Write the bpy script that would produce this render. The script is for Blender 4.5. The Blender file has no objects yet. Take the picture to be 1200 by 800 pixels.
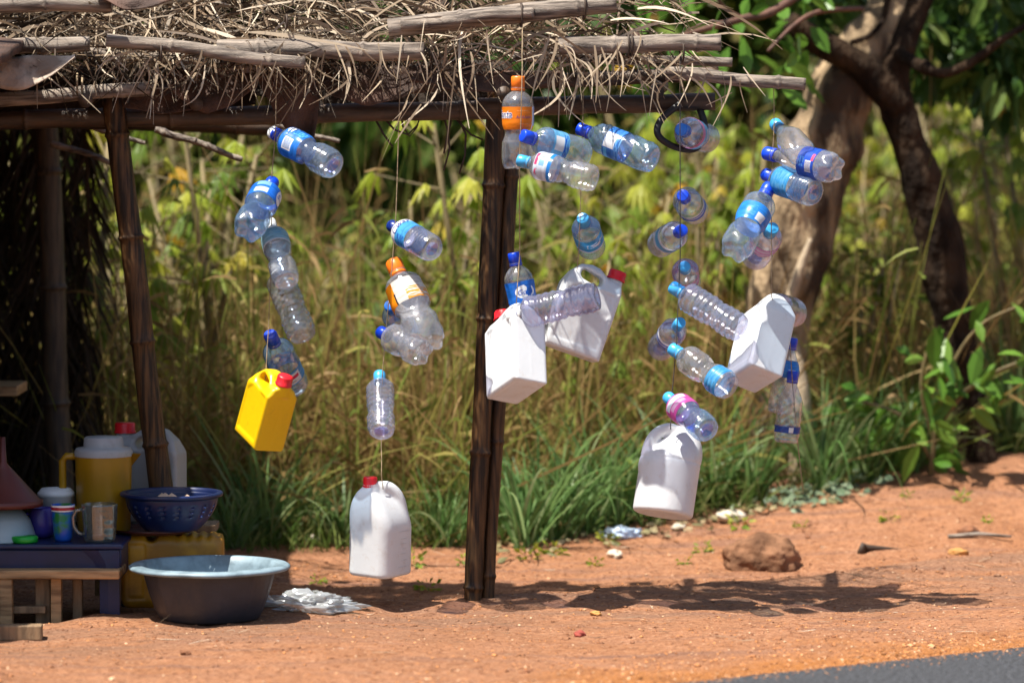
import bpy, bmesh, math, random
import numpy as np
from mathutils import Vector, Matrix, Euler, noise

R = random.Random(7)
scn = bpy.context.scene
COL = scn.collection
PI = math.pi

# ------------------------------------------------------------------ camera
FPX = 4444.4                                   # focal length in pixels of a 1200 px wide frame
CAM = Vector((0, -12, 1.556))
PITCH = math.radians(3.527)
cam = bpy.data.cameras.new('camera')
cam.sensor_width = 36
cam.lens = FPX / 1200 * 36
cam.clip_start = 0.5
cam.clip_end = 600
cam.dof.use_dof = True
cam.dof.focus_distance = 11.75
cam.dof.aperture_fstop = 1.6
cam.dof.aperture_blades = 9
camo = bpy.data.objects.new('camera', cam)
camo.location = CAM
camo.rotation_euler = (PI / 2 - PITCH, 0, 0)
COL.objects.link(camo)
scn.camera = camo

# ------------------------------------------------------------------ light
SUN = Vector((-0.36, -0.23, 1.0)).normalized()   # towards the sun
world = bpy.data.worlds.new('World')
scn.world = world
world.use_nodes = True
wn = world.node_tree
sky = wn.nodes.new('ShaderNodeTexSky')
sky.sky_type = 'NISHITA'
sky.sun_disc = False
sky.sun_elevation = math.asin(SUN.z)
sky.sun_rotation = math.atan2(SUN.x, SUN.y)
sky.air_density = 1.0
sky.dust_density = 2.0
wn.nodes['Background'].inputs['Strength'].default_value = 0.08
wn.links.new(sky.outputs[0], wn.nodes['Background'].inputs['Color'])
sl = bpy.data.lights.new('sun', 'SUN')
sl.energy = 5.0
sl.angle = math.radians(0.55)
sl.color = (1.0, 0.95, 0.86)
so = bpy.data.objects.new('sun', sl)
so.rotation_euler = SUN.to_track_quat('Z', 'Y').to_euler()
so.location = SUN * 30
COL.objects.link(so)
scn.view_settings.view_transform = 'Standard'
scn.view_settings.look = 'None'
scn.view_settings.exposure = 1.02
scn.view_settings.gamma = 1
scn.cycles.max_bounces = 10
scn.cycles.transparent_max_bounces = 28
scn.cycles.transmission_bounces = 6
scn.cycles.caustics_reflective = False
scn.cycles.caustics_refractive = False
scn.cycles.use_denoising = True
scn.cycles.sample_clamp_indirect = 4.0


# ------------------------------------------------------------------ projection: where a pixel's ray meets a depth
RC = Euler((PI / 2 - PITCH, 0, 0)).to_matrix()


def ray(px, py):
    return RC @ Vector(((px - 600) / FPX, (400 - py) / FPX, -1))


def P(px, py, Y):
    d = ray(px, py)
    return CAM + d * ((Y - CAM.y) / d.y)


PXM = lambda Y: (Y + 12) / FPX                 # metres per pixel at depth Y


def sm(a, b, x):
    t = min(1, max(0, (x - a) / (b - a)))
    return t * t * (3 - 2 * t)


def ground_h(x, y):
    z = sm(0.15, 2.6, y) * (0.03 + 0.24 * sm(-0.5, 1.7, x))
    z += sm(2.6, 9, y) * 0.25 + sm(8, 45, y) * 9
    d = y - (0.03 + 0.45 * x) + 0.07 * noise.noise((x * 2.2, 0, 3)) + 0.03 * noise.noise((x * 7, 0, 3))     # the far lip of the trodden shoulder
    z += 0.014 * math.exp(-((d + .05) / 0.10) ** 2) - 0.050 * sm(-.02, .10, d) * (1 - sm(.55, 1.7, d))
    z += 0.02 * noise.noise((x * 1.3, y * 1.6, 0.3))
    if -4 < y < 7 and abs(x) < 5:
        z += 0.010 * noise.noise((x * 6, y * 7, 5)) + 0.006 * noise.noise((x * 17, y * 19, 2))
    return z


def GP(px, py):
    """the point of the ground under a pixel"""
    d = ray(px, py)
    t = 9.0
    for _ in range(4000):
        p = CAM + d * t
        if p.z <= ground_h(p.x, p.y):
            break
        t += 0.01
    return Vector((p.x, p.y, ground_h(p.x, p.y)))


# ------------------------------------------------------------------ materials
def nodes_of(name):
    m = bpy.data.materials.new(name)
    m.use_nodes = True
    nt = m.node_tree
    b = nt.nodes['Principled BSDF']
    return m, nt, b


def ramp(nt, stops):
    r = nt.nodes.new('ShaderNodeValToRGB')
    el = r.color_ramp.elements
    while len(el) < len(stops):
        el.new(0.5)
    for e, (p, c) in zip(el, stops):
        e.position = p
        e.color = (*c, 1)
    return r


def mat(name, col, rough=0.5, var=0.15, scale=8.0, bump=0.0, bscale=40, stretch=(1, 1, 1), spec=0.5, dirt=None, sss=0.0, coord='Object'):
    """plain surface: noise-varied colour, optional dirt colour, optional fine relief"""
    m, nt, b = nodes_of(name)
    L = nt.links.new
    tc = nt.nodes.new('ShaderNodeTexCoord')
    mp = nt.nodes.new('ShaderNodeMapping')
    mp.inputs['Scale'].default_value = stretch
    L(tc.outputs[coord], mp.inputs['Vector'])
    n = nt.nodes.new('ShaderNodeTexNoise')
    n.inputs['Scale'].default_value = scale
    n.inputs['Detail'].default_value = 6
    L(mp.outputs[0], n.inputs['Vector'])
    lo = tuple(c * (1 - var) for c in col)
    hi = tuple(min(1, c * (1 + var)) for c in col)
    stops = [(0.38, dirt or lo), (0.52 if dirt else 0.5, col), (0.66, hi)]
    r = ramp(nt, stops)
    L(n.outputs[0], r.inputs[0])
    L(r.outputs[0], b.inputs['Base Color'])
    b.inputs['Roughness'].default_value = rough
    b.inputs['Specular IOR Level'].default_value = spec
    if sss:
        b.inputs['Subsurface Weight'].default_value = sss
        b.inputs['Subsurface Scale'].default_value = 0.02
    if bump:
        n2 = nt.nodes.new('ShaderNodeTexNoise')
        n2.inputs['Scale'].default_value = bscale
        n2.inputs['Detail'].default_value = 5
        L(mp.outputs[0], n2.inputs['Vector'])
        bp = nt.nodes.new('ShaderNodeBump')
        bp.inputs['Strength'].default_value = bump
        bp.inputs['Distance'].default_value = 0.01
        L(n2.outputs[0], bp.inputs['Height'])
        L(bp.outputs[0], b.inputs['Normal'])
    return m


def leaf_mat(name, stops, trans=0.35, rough=0.5):
    """thin leaf or blade: colour picked per leaf, some light comes through"""
    m, nt, b = nodes_of(name)
    L = nt.links.new
    g = nt.nodes.new('ShaderNodeNewGeometry')
    oi = nt.nodes.new('ShaderNodeObjectInfo')
    ad = nt.nodes.new('ShaderNodeMath')
    ad.operation = 'MULTIPLY_ADD'
    ad.inputs[1].default_value = 0.3
    L(oi.outputs['Random'], ad.inputs[0])
    L(g.outputs['Random Per Island'], ad.inputs[2])
    fr = nt.nodes.new('ShaderNodeMath')
    fr.operation = 'FRACT'
    L(ad.outputs[0], fr.inputs[0])
    r = ramp(nt, stops)
    L(fr.outputs[0], r.inputs[0])
    L(r.outputs[0], b.inputs['Base Color'])
    b.inputs['Roughness'].default_value = rough
    b.inputs['Specular IOR Level'].default_value = 0.25
    tr = nt.nodes.new('ShaderNodeBsdfTranslucent')
    L(r.outputs[0], tr.inputs['Color'])
    mx = nt.nodes.new('ShaderNodeMixShader')
    mx.inputs[0].default_value = trans
    L(b.outputs[0], mx.inputs[1])
    L(tr.outputs[0], mx.inputs[2])
    L(mx.outputs[0], nt.nodes['Material Output'].inputs['Surface'])
    return m


def hdpe_mat(name, col, trans=0.25, dirt=(0.55, 0.5, 0.42)):
    m = mat(name, col, 0.35, 0.04, 5, 0.06, 60, dirt=None)
    nt = m.node_tree
    L = nt.links.new
    b = nt.nodes['Principled BSDF']
    n = nt.nodes.new('ShaderNodeTexNoise')
    n.inputs['Scale'].default_value = 26
    n.inputs['Detail'].default_value = 8
    n.inputs['Roughness'].default_value = 0.75
    tc = nt.nodes.new('ShaderNodeTexCoord')
    L(tc.outputs['Object'], n.inputs['Vector'])
    r = ramp(nt, [(0.54, (0, 0, 0)), (0.74, (0.45, 0.45, 0.45))])
    L(n.outputs[0], r.inputs[0])
    mc = nt.nodes.new('ShaderNodeMix')
    mc.data_type = 'RGBA'
    mc.inputs['B'].default_value = (*dirt, 1)
    old = b.inputs['Base Color'].links[0].from_socket
    L(r.outputs[0], mc.inputs['Factor'])
    L(old, mc.inputs['A'])
    L(mc.outputs['Result'], b.inputs['Base Color'])
    tr = nt.nodes.new('ShaderNodeBsdfTranslucent')
    L(mc.outputs['Result'], tr.inputs['Color'])
    mx = nt.nodes.new('ShaderNodeMixShader')
    mx.inputs[0].default_value = trans
    L(b.outputs[0], mx.inputs[1])
    L(tr.outputs[0], mx.inputs[2])
    L(mx.outputs[0], nt.nodes['Material Output'].inputs['Surface'])
    return m


def pet_mat(name, tint, haze=0.10, hazecol=(0.62, 0.7, 0.82), bump=0.4):
    """thin clear plastic: see-through, glossy, a little milky towards its edges"""
    m = bpy.data.materials.new(name)
    m.use_nodes = True
    nt = m.node_tree
    nt.nodes.remove(nt.nodes['Principled BSDF'])
    L = nt.links.new
    tp = nt.nodes.new('ShaderNodeBsdfTransparent')
    tp.inputs['Color'].default_value = (*tint, 1)
    di = nt.nodes.new('ShaderNodeBsdfDiffuse')
    di.inputs['Color'].default_value = (*hazecol, 1)
    tl = nt.nodes.new('ShaderNodeBsdfTranslucent')
    tl.inputs['Color'].default_value = (*hazecol, 1)
    md = nt.nodes.new('ShaderNodeMixShader')
    L(di.outputs[0], md.inputs[1])
    L(tl.outputs[0], md.inputs[2])
    lw = nt.nodes.new('ShaderNodeLayerWeight')
    lw.inputs['Blend'].default_value = 0.35
    pw = nt.nodes.new('ShaderNodeMath')
    pw.operation = 'MULTIPLY_ADD'
    pw.inputs[1].default_value = 0.24
    pw.inputs[2].default_value = haze
    L(lw.outputs['Facing'], pw.inputs[0])
    tc = nt.nodes.new('ShaderNodeTexCoord')
    n = nt.nodes.new('ShaderNodeTexNoise')
    n.inputs['Scale'].default_value = 38
    n.inputs['Detail'].default_value = 3
    L(tc.outputs['Object'], n.inputs['Vector'])
    bp = nt.nodes.new('ShaderNodeBump')
    bp.inputs['Strength'].default_value = bump
    bp.inputs['Distance'].default_value = 0.006
    L(n.outputs[0], bp.inputs['Height'])
    mx = nt.nodes.new('ShaderNodeMixShader')
    L(pw.outputs[0], mx.inputs[0])
    L(tp.outputs[0], mx.inputs[1])
    L(md.outputs[0], mx.inputs[2])
    gl = nt.nodes.new('ShaderNodeBsdfGlossy')
    gl.inputs['Roughness'].default_value = 0.085
    L(bp.outputs[0], gl.inputs['Normal'])
    lf = nt.nodes.new('ShaderNodeLayerWeight')
    lf.inputs['Blend'].default_value = 0.5
    L(bp.outputs[0], lf.inputs['Normal'])
    pf = nt.nodes.new('ShaderNodeMath')
    pf.operation = 'POWER'
    pf.inputs[1].default_value = 3.5
    L(lf.outputs['Facing'], pf.inputs[0])
    fr = nt.nodes.new('ShaderNodeMath')
    fr.operation = 'MULTIPLY_ADD'
    fr.inputs[1].default_value = 0.8
    fr.inputs[2].default_value = 0.15
    L(pf.outputs[0], fr.inputs[0])
    m2 = nt.nodes.new('ShaderNodeMixShader')
    L(fr.outputs[0], m2.inputs[0])
    L(mx.outputs[0], m2.inputs[1])
    L(gl.outputs[0], m2.inputs[2])
    L(m2.outputs[0], nt.nodes['Material Output'].inputs['Surface'])
    return m


def label_mat(name, base, marks, see=0.25):
    """printed sleeve; u runs round the bottle (0.5 faces the front), v from top to bottom. marks: (u0,u1,v0,v1,colour,stripes)"""
    m, nt, b = nodes_of(name)
    L = nt.links.new
    uv = nt.nodes.new('ShaderNodeUVMap')
    sp = nt.nodes.new('ShaderNodeSeparateXYZ')
    L(uv.outputs[0], sp.inputs[0])

    def step(sock, lo, hi):
        a = nt.nodes.new('ShaderNodeMath')
        a.operation = 'GREATER_THAN'
        a.inputs[1].default_value = lo
        L(sock, a.inputs[0])
        c = nt.nodes.new('ShaderNodeMath')
        c.operation = 'LESS_THAN'
        c.inputs[1].default_value = hi
        L(sock, c.inputs[0])
        d = nt.nodes.new('ShaderNodeMath')
        d.operation = 'MULTIPLY'
        L(a.outputs[0], d.inputs[0])
        L(c.outputs[0], d.inputs[1])
        return d.outputs[0]

    def mul(a, c):
        d = nt.nodes.new('ShaderNodeMath')
        d.operation = 'MULTIPLY'
        L(a, d.inputs[0])
        L(c, d.inputs[1])
        return d.outputs[0]
    n = nt.nodes.new('ShaderNodeTexNoise')
    n.inputs['Scale'].default_value = 7
    L(uv.outputs[0], n.inputs['Vector'])
    rr = ramp(nt, [(0.35, tuple(c * 0.8 for c in base)), (0.65, tuple(min(1, c * 1.15 + 0.01) for c in base))])
    L(n.outputs[0], rr.inputs[0])
    cur = rr.outputs[0]
    for (u0, u1, v0, v1, col, st) in marks:
        f = step(sp.outputs[1], v0, v1)
        if u1 - u0 < 1:
            f = mul(f, step(sp.outputs[0], u0, u1))
        if st == 'bars':
            w = nt.nodes.new('ShaderNodeTexWave')
            w.inputs['Scale'].default_value = 28
            w.inputs['Distortion'].default_value = 0
            L(uv.outputs[0], w.inputs['Vector'])
            g = step(w.outputs['Fac'], 0.45, 2)
            f = mul(f, g)
        elif st == 'blot':
            w = nt.nodes.new('ShaderNodeTexNoise')
            w.inputs['Scale'].default_value = 13
            w.inputs['Detail'].default_value = 1
            L(uv.outputs[0], w.inputs['Vector'])
            f = mul(f, step(w.outputs[0], 0.5, 2))
        mx = nt.nodes.new('ShaderNodeMix')
        mx.data_type = 'RGBA'
        mx.inputs['B'].default_value = (*col, 1)
        L(f, mx.inputs['Factor'])
        L(cur, mx.inputs['A'])
        cur = mx.outputs['Result']
    L(cur, b.inputs['Base Color'])
    b.inputs['Roughness'].default_value = 0.3
    tr = nt.nodes.new('ShaderNodeBsdfTranslucent')
    L(cur, tr.inputs['Color'])
    mx = nt.nodes.new('ShaderNodeMixShader')
    mx.inputs[0].default_value = see
    L(b.outputs[0], mx.inputs[1])
    L(tr.outputs[0], mx.inputs[2])
    L(mx.outputs[0], nt.nodes['Material Output'].inputs['Surface'])
    return m


# ------------------------------------------------------------------ mesh helpers
class MB:
    """collects strips, tubes and boxes into ONE mesh"""

    def __init__(self):
        self.v, self.f = [], []

    def add(self, vs, fs):
        o = len(self.v)
        self.v += [tuple(p) for p in vs]
        self.f += [tuple(i + o for i in q) for q in fs]

    def blade(self, p, d, L, w, droop=0.0, side=None, n=4, tip=0.15, wob=0.0):
        d = d.normalized()
        if side is None:
            side = d.cross(Vector((R.uniform(-1, 1), R.uniform(-1, 1), R.uniform(-.3, .3))))
        side = side.normalized() if side.length > 1e-5 else Vector((1, 0, 0))
        vs, fs = [], []
        wv = Vector((R.uniform(-1, 1), R.uniform(-1, 1), R.uniform(-1, 1))) * wob
        for i in range(n + 1):
            s = i / n
            c = p + d * (L * s) + Vector((0, 0, -droop * s * s)) + wv * math.sin(s * PI)
            ww = w * (1 - (1 - tip) * s ** 1.6) * (0.55 + 0.45 * min(1, s * 4))
            vs += [c - side * ww / 2, c + side * ww / 2]
            if i:
                a = 2 * i
                fs.append((a - 2, a - 1, a + 1, a))
        self.add(vs, fs)

    def tube(self, pts, rad, seg=10, cap=True, rough=0.0, seed=0.0, rs=6.0):
        pts = [Vector(p) for p in pts]
        n = len(pts)
        rad = rad if isinstance(rad, (list, tuple)) else [rad] * n
        vs, fs = [], []
        prev = None
        for i in range(n):
            t = (pts[min(i + 1, n - 1)] - pts[max(i - 1, 0)])
            t = t.normalized() if t.length > 1e-9 else Vector((0, 0, 1))
            if prev is None:
                a = t.orthogonal().normalized()
            else:
                a = (prev - t * prev.dot(t)).normalized()
            prev = a
            b = t.cross(a)
            for k in range(seg):
                th = 2 * PI * k / seg
                r = rad[i]
                o = a * math.cos(th) + b * math.sin(th)
                if rough:
                    q = pts[i] + o * r
                    r *= 1 + rough * noise.noise((q.x * rs, q.y * rs, q.z * rs + seed)) + rough * .5 * noise.noise((q.x * rs * 3, q.y * rs * 3, q.z * rs * 2 + seed))
                vs.append(pts[i] + o * r)
        for i in range(n - 1):
            for k in range(seg):
                k2 = (k + 1) % seg
                fs.append((i * seg + k, i * seg + k2, (i + 1) * seg + k2, (i + 1) * seg + k))
        if cap:
            fs.append(tuple(range(seg))[::-1])
            fs.append(tuple((n - 1) * seg + k for k in range(seg)))
        self.add(vs, fs)

    def box(self, c, s, M=None):
        c = Vector(c)
        vs = [Vector((x * s[0] / 2, y * s[1] / 2, z * s[2] / 2)) for x in (-1, 1) for y in (-1, 1) for z in (-1, 1)]
        vs = [c + (M @ q if M else q) for q in vs]
        self.add(vs, [(0, 1, 3, 2), (4, 6, 7, 5), (0, 4, 5, 1), (2, 3, 7, 6), (0, 2, 6, 4), (1, 5, 7, 3)])

    def lathe(self, prof, seg=32, fun=None, close=True):
        """prof: (r, z); fun(r, z, theta) may return (r, z)"""
        vs, fs = [], []
        for (r, z) in prof:
            for k in range(seg):
                th = 2 * PI * k / seg
                rr, zz = fun(r, z, th) if fun else (r, z)
                vs.append((rr * math.cos(th), rr * math.sin(th), zz))
        for i in range(len(prof) - 1):
            for k in range(seg):
                k2 = (k + 1) % seg
                fs.append((i * seg + k, i * seg + k2, (i + 1) * seg + k2, (i + 1) * seg + k))
        self.add(vs, fs)

    def mesh(self, name, smooth=True):
        me = bpy.data.meshes.new(name)
        me.from_pydata(self.v, [], self.f)
        if smooth:
            me.polygons.foreach_set('use_smooth', [True] * len(me.polygons))
        me.update()
        return me

    def build(self, name, material, parent=None, smooth=True):
        return link(name, self.mesh(name, smooth), material, parent)


def link(name, me, material, parent=None):
    if material is not None and not me.materials:
        me.materials.append(material)
    o = bpy.data.objects.new(name, me)
    COL.objects.link(o)
    if parent is not None:
        o.parent = parent
    return o


def bevel(o, w=0.004, seg=2):
    md = o.modifiers.new('bevel', 'BEVEL')
    md.width = w
    md.segments = seg
    md.limit_method = 'ANGLE'
    return o


def tag(o, label, cat, group=None, kind=None):
    o['label'] = label
    o['category'] = cat
    if group:
        o['group'] = group
    if kind:
        o['kind'] = kind
    return o


def empty(name, loc=(0, 0, 0)):
    o = bpy.data.objects.new(name, None)
    o.empty_display_size = 0.05
    o.location = loc
    COL.objects.link(o)
    return o


def kids(o):
    return [c for c in COL.objects if c.parent == o]


def copy_tree(root, children):
    c = root.copy()
    COL.objects.link(c)
    for ch, grand in children:
        d = ch.copy()
        COL.objects.link(d)
        d.parent = c
        for g in grand:
            e = g.copy()
            COL.objects.link(e)
            e.parent = d
    return c


def spline(pts, n):
    out = []
    m = len(pts)
    for i in range(n + 1):
        u = i / n * (m - 1)
        k = min(int(u), m - 2)
        s = u - k
        p0, p1, p2, p3 = pts[max(k - 1, 0)], pts[k], pts[k + 1], pts[min(k + 2, m - 1)]
        out.append(tuple(.5 * (2 * b_ + (c - a) * s + (2 * a - 5 * b_ + 4 * c - d) * s * s + (3 * b_ - a - 3 * c + d) * s ** 3) for a, b_, c, d in zip(p0, p1, p2, p3)))
    return out


def surface_nets(fn, lo, hi, h):
    """polygon mesh of the zero set of a signed distance function"""
    n = [int(math.ceil((b - a) / h)) + 1 for a, b in zip(lo, hi)]
    ax = [lo[i] + np.arange(n[i]) * h for i in range(3)]
    X, Y, Z = np.meshgrid(*ax, indexing='ij')
    D = fn(X, Y, Z).astype(np.float64)
    cs = [(i, j, k) for i in (0, 1) for j in (0, 1) for k in (0, 1)]
    m = [q - 1 for q in n]
    C = np.stack([D[i:i + m[0], j:j + m[1], k:k + m[2]] for i, j, k in cs], -1)
    act = (C.min(-1) < 0) & (C.max(-1) >= 0)
    idx = -np.ones(m, dtype=np.int64)
    idx[act] = np.arange(act.sum())
    A = np.argwhere(act)
    Cv = C[act]
    acc = np.zeros((len(A), 3))
    cnt = np.zeros(len(A))
    ca = np.array(cs)
    for a in range(8):
        for b in range(a + 1, 8):
            if np.abs(ca[a] - ca[b]).sum() != 1:
                continue
            va, vb = Cv[:, a], Cv[:, b]
            cr = (va < 0) != (vb < 0)
            t = np.where(cr, va / np.where(cr, va - vb, 1), 0)
            acc += np.where(cr[:, None], ca[a] + (ca[b] - ca[a]) * t[:, None], 0)
            cnt += cr
    V = (A + acc / cnt[:, None]) * h + np.array(lo)
    F = []
    for axn in range(3):
        u, v = [(1, 2), (2, 0), (0, 1)][axn]
        sl0 = [slice(0, None)] * 3
        d0 = D[tuple(slice(0, n[i] - 1) if i == axn else slice(None) for i in range(3))]
        d1 = D[tuple(slice(1, n[i]) if i == axn else slice(None) for i in range(3))]
        ch = (d0 < 0) != (d1 < 0)
        E = np.argwhere(ch)
        s = d0[ch] < 0
        ok = (E[:, u] > 0) & (E[:, v] > 0) & (E[:, u] < m[u]) & (E[:, v] < m[v])
        E, s = E[ok], s[ok]
        du = np.zeros(3, int)
        du[u] = 1
        dv = np.zeros(3, int)
        dv[v] = 1
        q = [idx[tuple((E - a).T)] for a in (0 * du, du, du + dv, dv)]
        Q = np.stack(q, 1)
        Q[~s] = Q[~s][:, ::-1]
        F.append(Q)
    F = np.concatenate(F)
    F = F[(F >= 0).all(1)]
    me = bpy.data.meshes.new('moulded')
    me.from_pydata(V.tolist(), [], F.tolist())
    me.polygons.foreach_set('use_smooth', [True] * len(me.polygons))
    me.update()
    return me


def smooth_mesh(me, it=2):
    bm = bmesh.new()
    bm.from_mesh(me)
    for _ in range(it):
        bmesh.ops.smooth_vert(bm, verts=bm.verts, factor=0.5, use_axis_x=True, use_axis_y=True, use_axis_z=True)
    bm.to_mesh(me)
    bm.free()
    me.polygons.foreach_set('use_smooth', [True] * len(me.polygons))
    return me


# signed distance pieces (numpy)
def sd_poly(px, py, pts):
    d = np.full(px.shape, 1e9)
    s = np.ones(px.shape)
    n = len(pts)
    j = n - 1
    for i in range(n):
        ex, ey = pts[j][0] - pts[i][0], pts[j][1] - pts[i][1]
        wx, wy = px - pts[i][0], py - pts[i][1]
        t = np.clip((wx * ex + wy * ey) / (ex * ex + ey * ey), 0, 1)
        bx, by = wx - ex * t, wy - ey * t
        d = np.minimum(d, bx * bx + by * by)
        c1, c2, c3 = py >= pts[i][1], py < pts[j][1], ex * wy > ey * wx
        fl = (c1 & c2 & c3) | (~c1 & ~c2 & ~c3)
        s = np.where(fl, -s, s)
        j = i
    return s * np.sqrt(d)


def sd_caps(X, Y, Z, a, b, r):
    a, b = np.array(a, float), np.array(b, float)
    ba = b - a
    h = np.clip(((X - a[0]) * ba[0] + (Y - a[1]) * ba[1] + (Z - a[2]) * ba[2]) / (ba @ ba), 0, 1)
    return np.sqrt((X - a[0] - ba[0] * h) ** 2 + (Y - a[1] - ba[1] * h) ** 2 + (Z - a[2] - ba[2] * h) ** 2) - r


def smin(a, b, k):
    h = np.clip(0.5 + 0.5 * (b - a) / k, 0, 1)
    return b + (a - b) * h - k * h * (1 - h)


def smax(a, b, k):
    return -smin(-a, -b, k)


def nsm(a, b, x):
    t = np.clip((x - a) / (b - a), 0, 1)
    return t * t * (3 - 2 * t)


# ------------------------------------------------------------------ palette
M = {}
M['straw'] = leaf_mat('straw', [(0.0, (0.05, 0.03, 0.018)), (0.4, (0.16, 0.105, 0.062)), (0.75, (0.36, 0.275, 0.185)), (1.0, (0.60, 0.51, 0.39))], 0.12, 0.6)
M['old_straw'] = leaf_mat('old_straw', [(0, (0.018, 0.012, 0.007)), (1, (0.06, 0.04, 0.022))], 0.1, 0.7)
M['pole'] = mat('weathered_bamboo', (0.23, 0.185, 0.145), 0.55, 0.45, 6, 0.5, 60, (1.2, 14, 14), dirt=(0.07, 0.05, 0.037))
M['beam'] = mat('dark_bamboo', (0.062, 0.036, 0.020), 0.5, 0.4, 8, 0.3, 60, (1, 6, 6), dirt=(0.022, 0.014, 0.009))
M['post'] = mat('brown_bamboo', (0.075, 0.037, 0.014), 0.42, 0.6, 10, 0.35, 70, (9, 9, 0.6), spec=0.3, dirt=(0.016, 0.009, 0.005))
M['post_old'] = mat('grey_bamboo', (0.055, 0.036, 0.02), 0.6, 0.4, 10, 0.3, 60, (6, 6, 0.7), dirt=(0.02, 0.013, 0.008))
M['node'] = mat('bamboo_node', (0.05, 0.03, 0.018), 0.7)
M['sack'] = mat('brown_sacking', (0.085, 0.045, 0.03), 0.8, 0.5, 9, 0.5, 160)
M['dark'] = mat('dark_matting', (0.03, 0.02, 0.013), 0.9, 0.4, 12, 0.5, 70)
M['palesheet'] = mat('pale_palm_sheath', (0.40, 0.32, 0.25), 0.7, 0.3, 12, 0.5, 60, dirt=(0.2, 0.14, 0.1))
M['rope'] = mat('twine', (0.30, 0.22, 0.13), 0.8, 0.3, 90)
M['cord'] = mat('dark_cord', (0.06, 0.05, 0.045), 0.8)
M['rubber'] = mat('black_rubber', (0.012, 0.012, 0.013), 0.5)
M['white_hdpe'] = hdpe_mat('white_plastic', (0.76, 0.78, 0.80), 0.26, (0.52, 0.40, 0.30))
M['shaded_hdpe'] = hdpe_mat('shaded_white_plastic', (0.50, 0.52, 0.54), 0.3, (0.3, 0.27, 0.22))  # darker copy of the white plastic, with the stall's shade in its colour
M['yellow_hdpe'] = hdpe_mat('yellow_plastic', (0.80, 0.52, 0.004), 0.15, (0.55, 0.33, 0.01))
M['amber_hdpe'] = mat('amber_plastic', (0.60, 0.29, 0.015), 0.4, 0.25, 7, 0.1, dirt=(0.36, 0.16, 0.012))
M['red_cap'] = mat('red_plastic', (0.72, 0.012, 0.02), 0.35, 0.08)
M['blue_cap'] = mat('blue_plastic', (0.005, 0.055, 0.62), 0.32, 0.1, 30)
M['navy_cap'] = mat('navy_plastic', (0.008, 0.03, 0.22), 0.32, 0.1, 30)
M['mid_cap'] = mat('mid_blue_plastic', (0.01, 0.15, 0.62), 0.32, 0.1, 30)
M['cyan_cap'] = mat('sky_blue_plastic', (0.05, 0.36, 0.72), 0.32, 0.1, 30)
M['orange_cap'] = mat('orange_plastic', (0.86, 0.19, 0.012), 0.35, 0.08)
M['white_cap'] = mat('white_cap_plastic', (0.72, 0.74, 0.74), 0.35, 0.06)
M['print_white'] = mat('white_print', (0.8, 0.82, 0.84), 0.4, 0.03)
M['print_navy'] = mat('navy_print', (0.02, 0.025, 0.2), 0.4, 0.05)
M['print_blue'] = mat('blue_print', (0.015, 0.09, 0.5), 0.4, 0.05)
M['print_pale'] = mat('pale_orange_print', (0.92, 0.55, 0.25), 0.4, 0.05)
M['base_blue'] = pet_mat('blue_tinted_pet', (0.35, 0.4, 0.85), 0.25, (0.16, 0.18, 0.6))
PET = {'smoky': pet_mat('smoky_pet', (0.66, 0.67, 0.80), 0.20, (0.50, 0.50, 0.66)),
       'clear': pet_mat('clear_pet', (0.86, 0.93, 1.0), 0.10, (0.52, 0.70, 0.95)),
       'grey': pet_mat('greyish_pet', (0.90, 0.92, 0.96), 0.11, (0.72, 0.73, 0.76)),
       'blue': pet_mat('bluish_pet', (0.74, 0.87, 1.0), 0.12, (0.36, 0.60, 0.95)),
       'violet': pet_mat('violet_pet', (0.88, 0.88, 0.98), 0.11, (0.60, 0.69, 0.95)),
       'milky': pet_mat('milky_pet', (0.91, 0.92, 0.95), 0.18, (0.72, 0.75, 0.82))}
W = (0.78, 0.8, 0.82)
BL = (0.012, 0.12, 0.62)
CY = (0.12, 0.45, 0.75)
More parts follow.
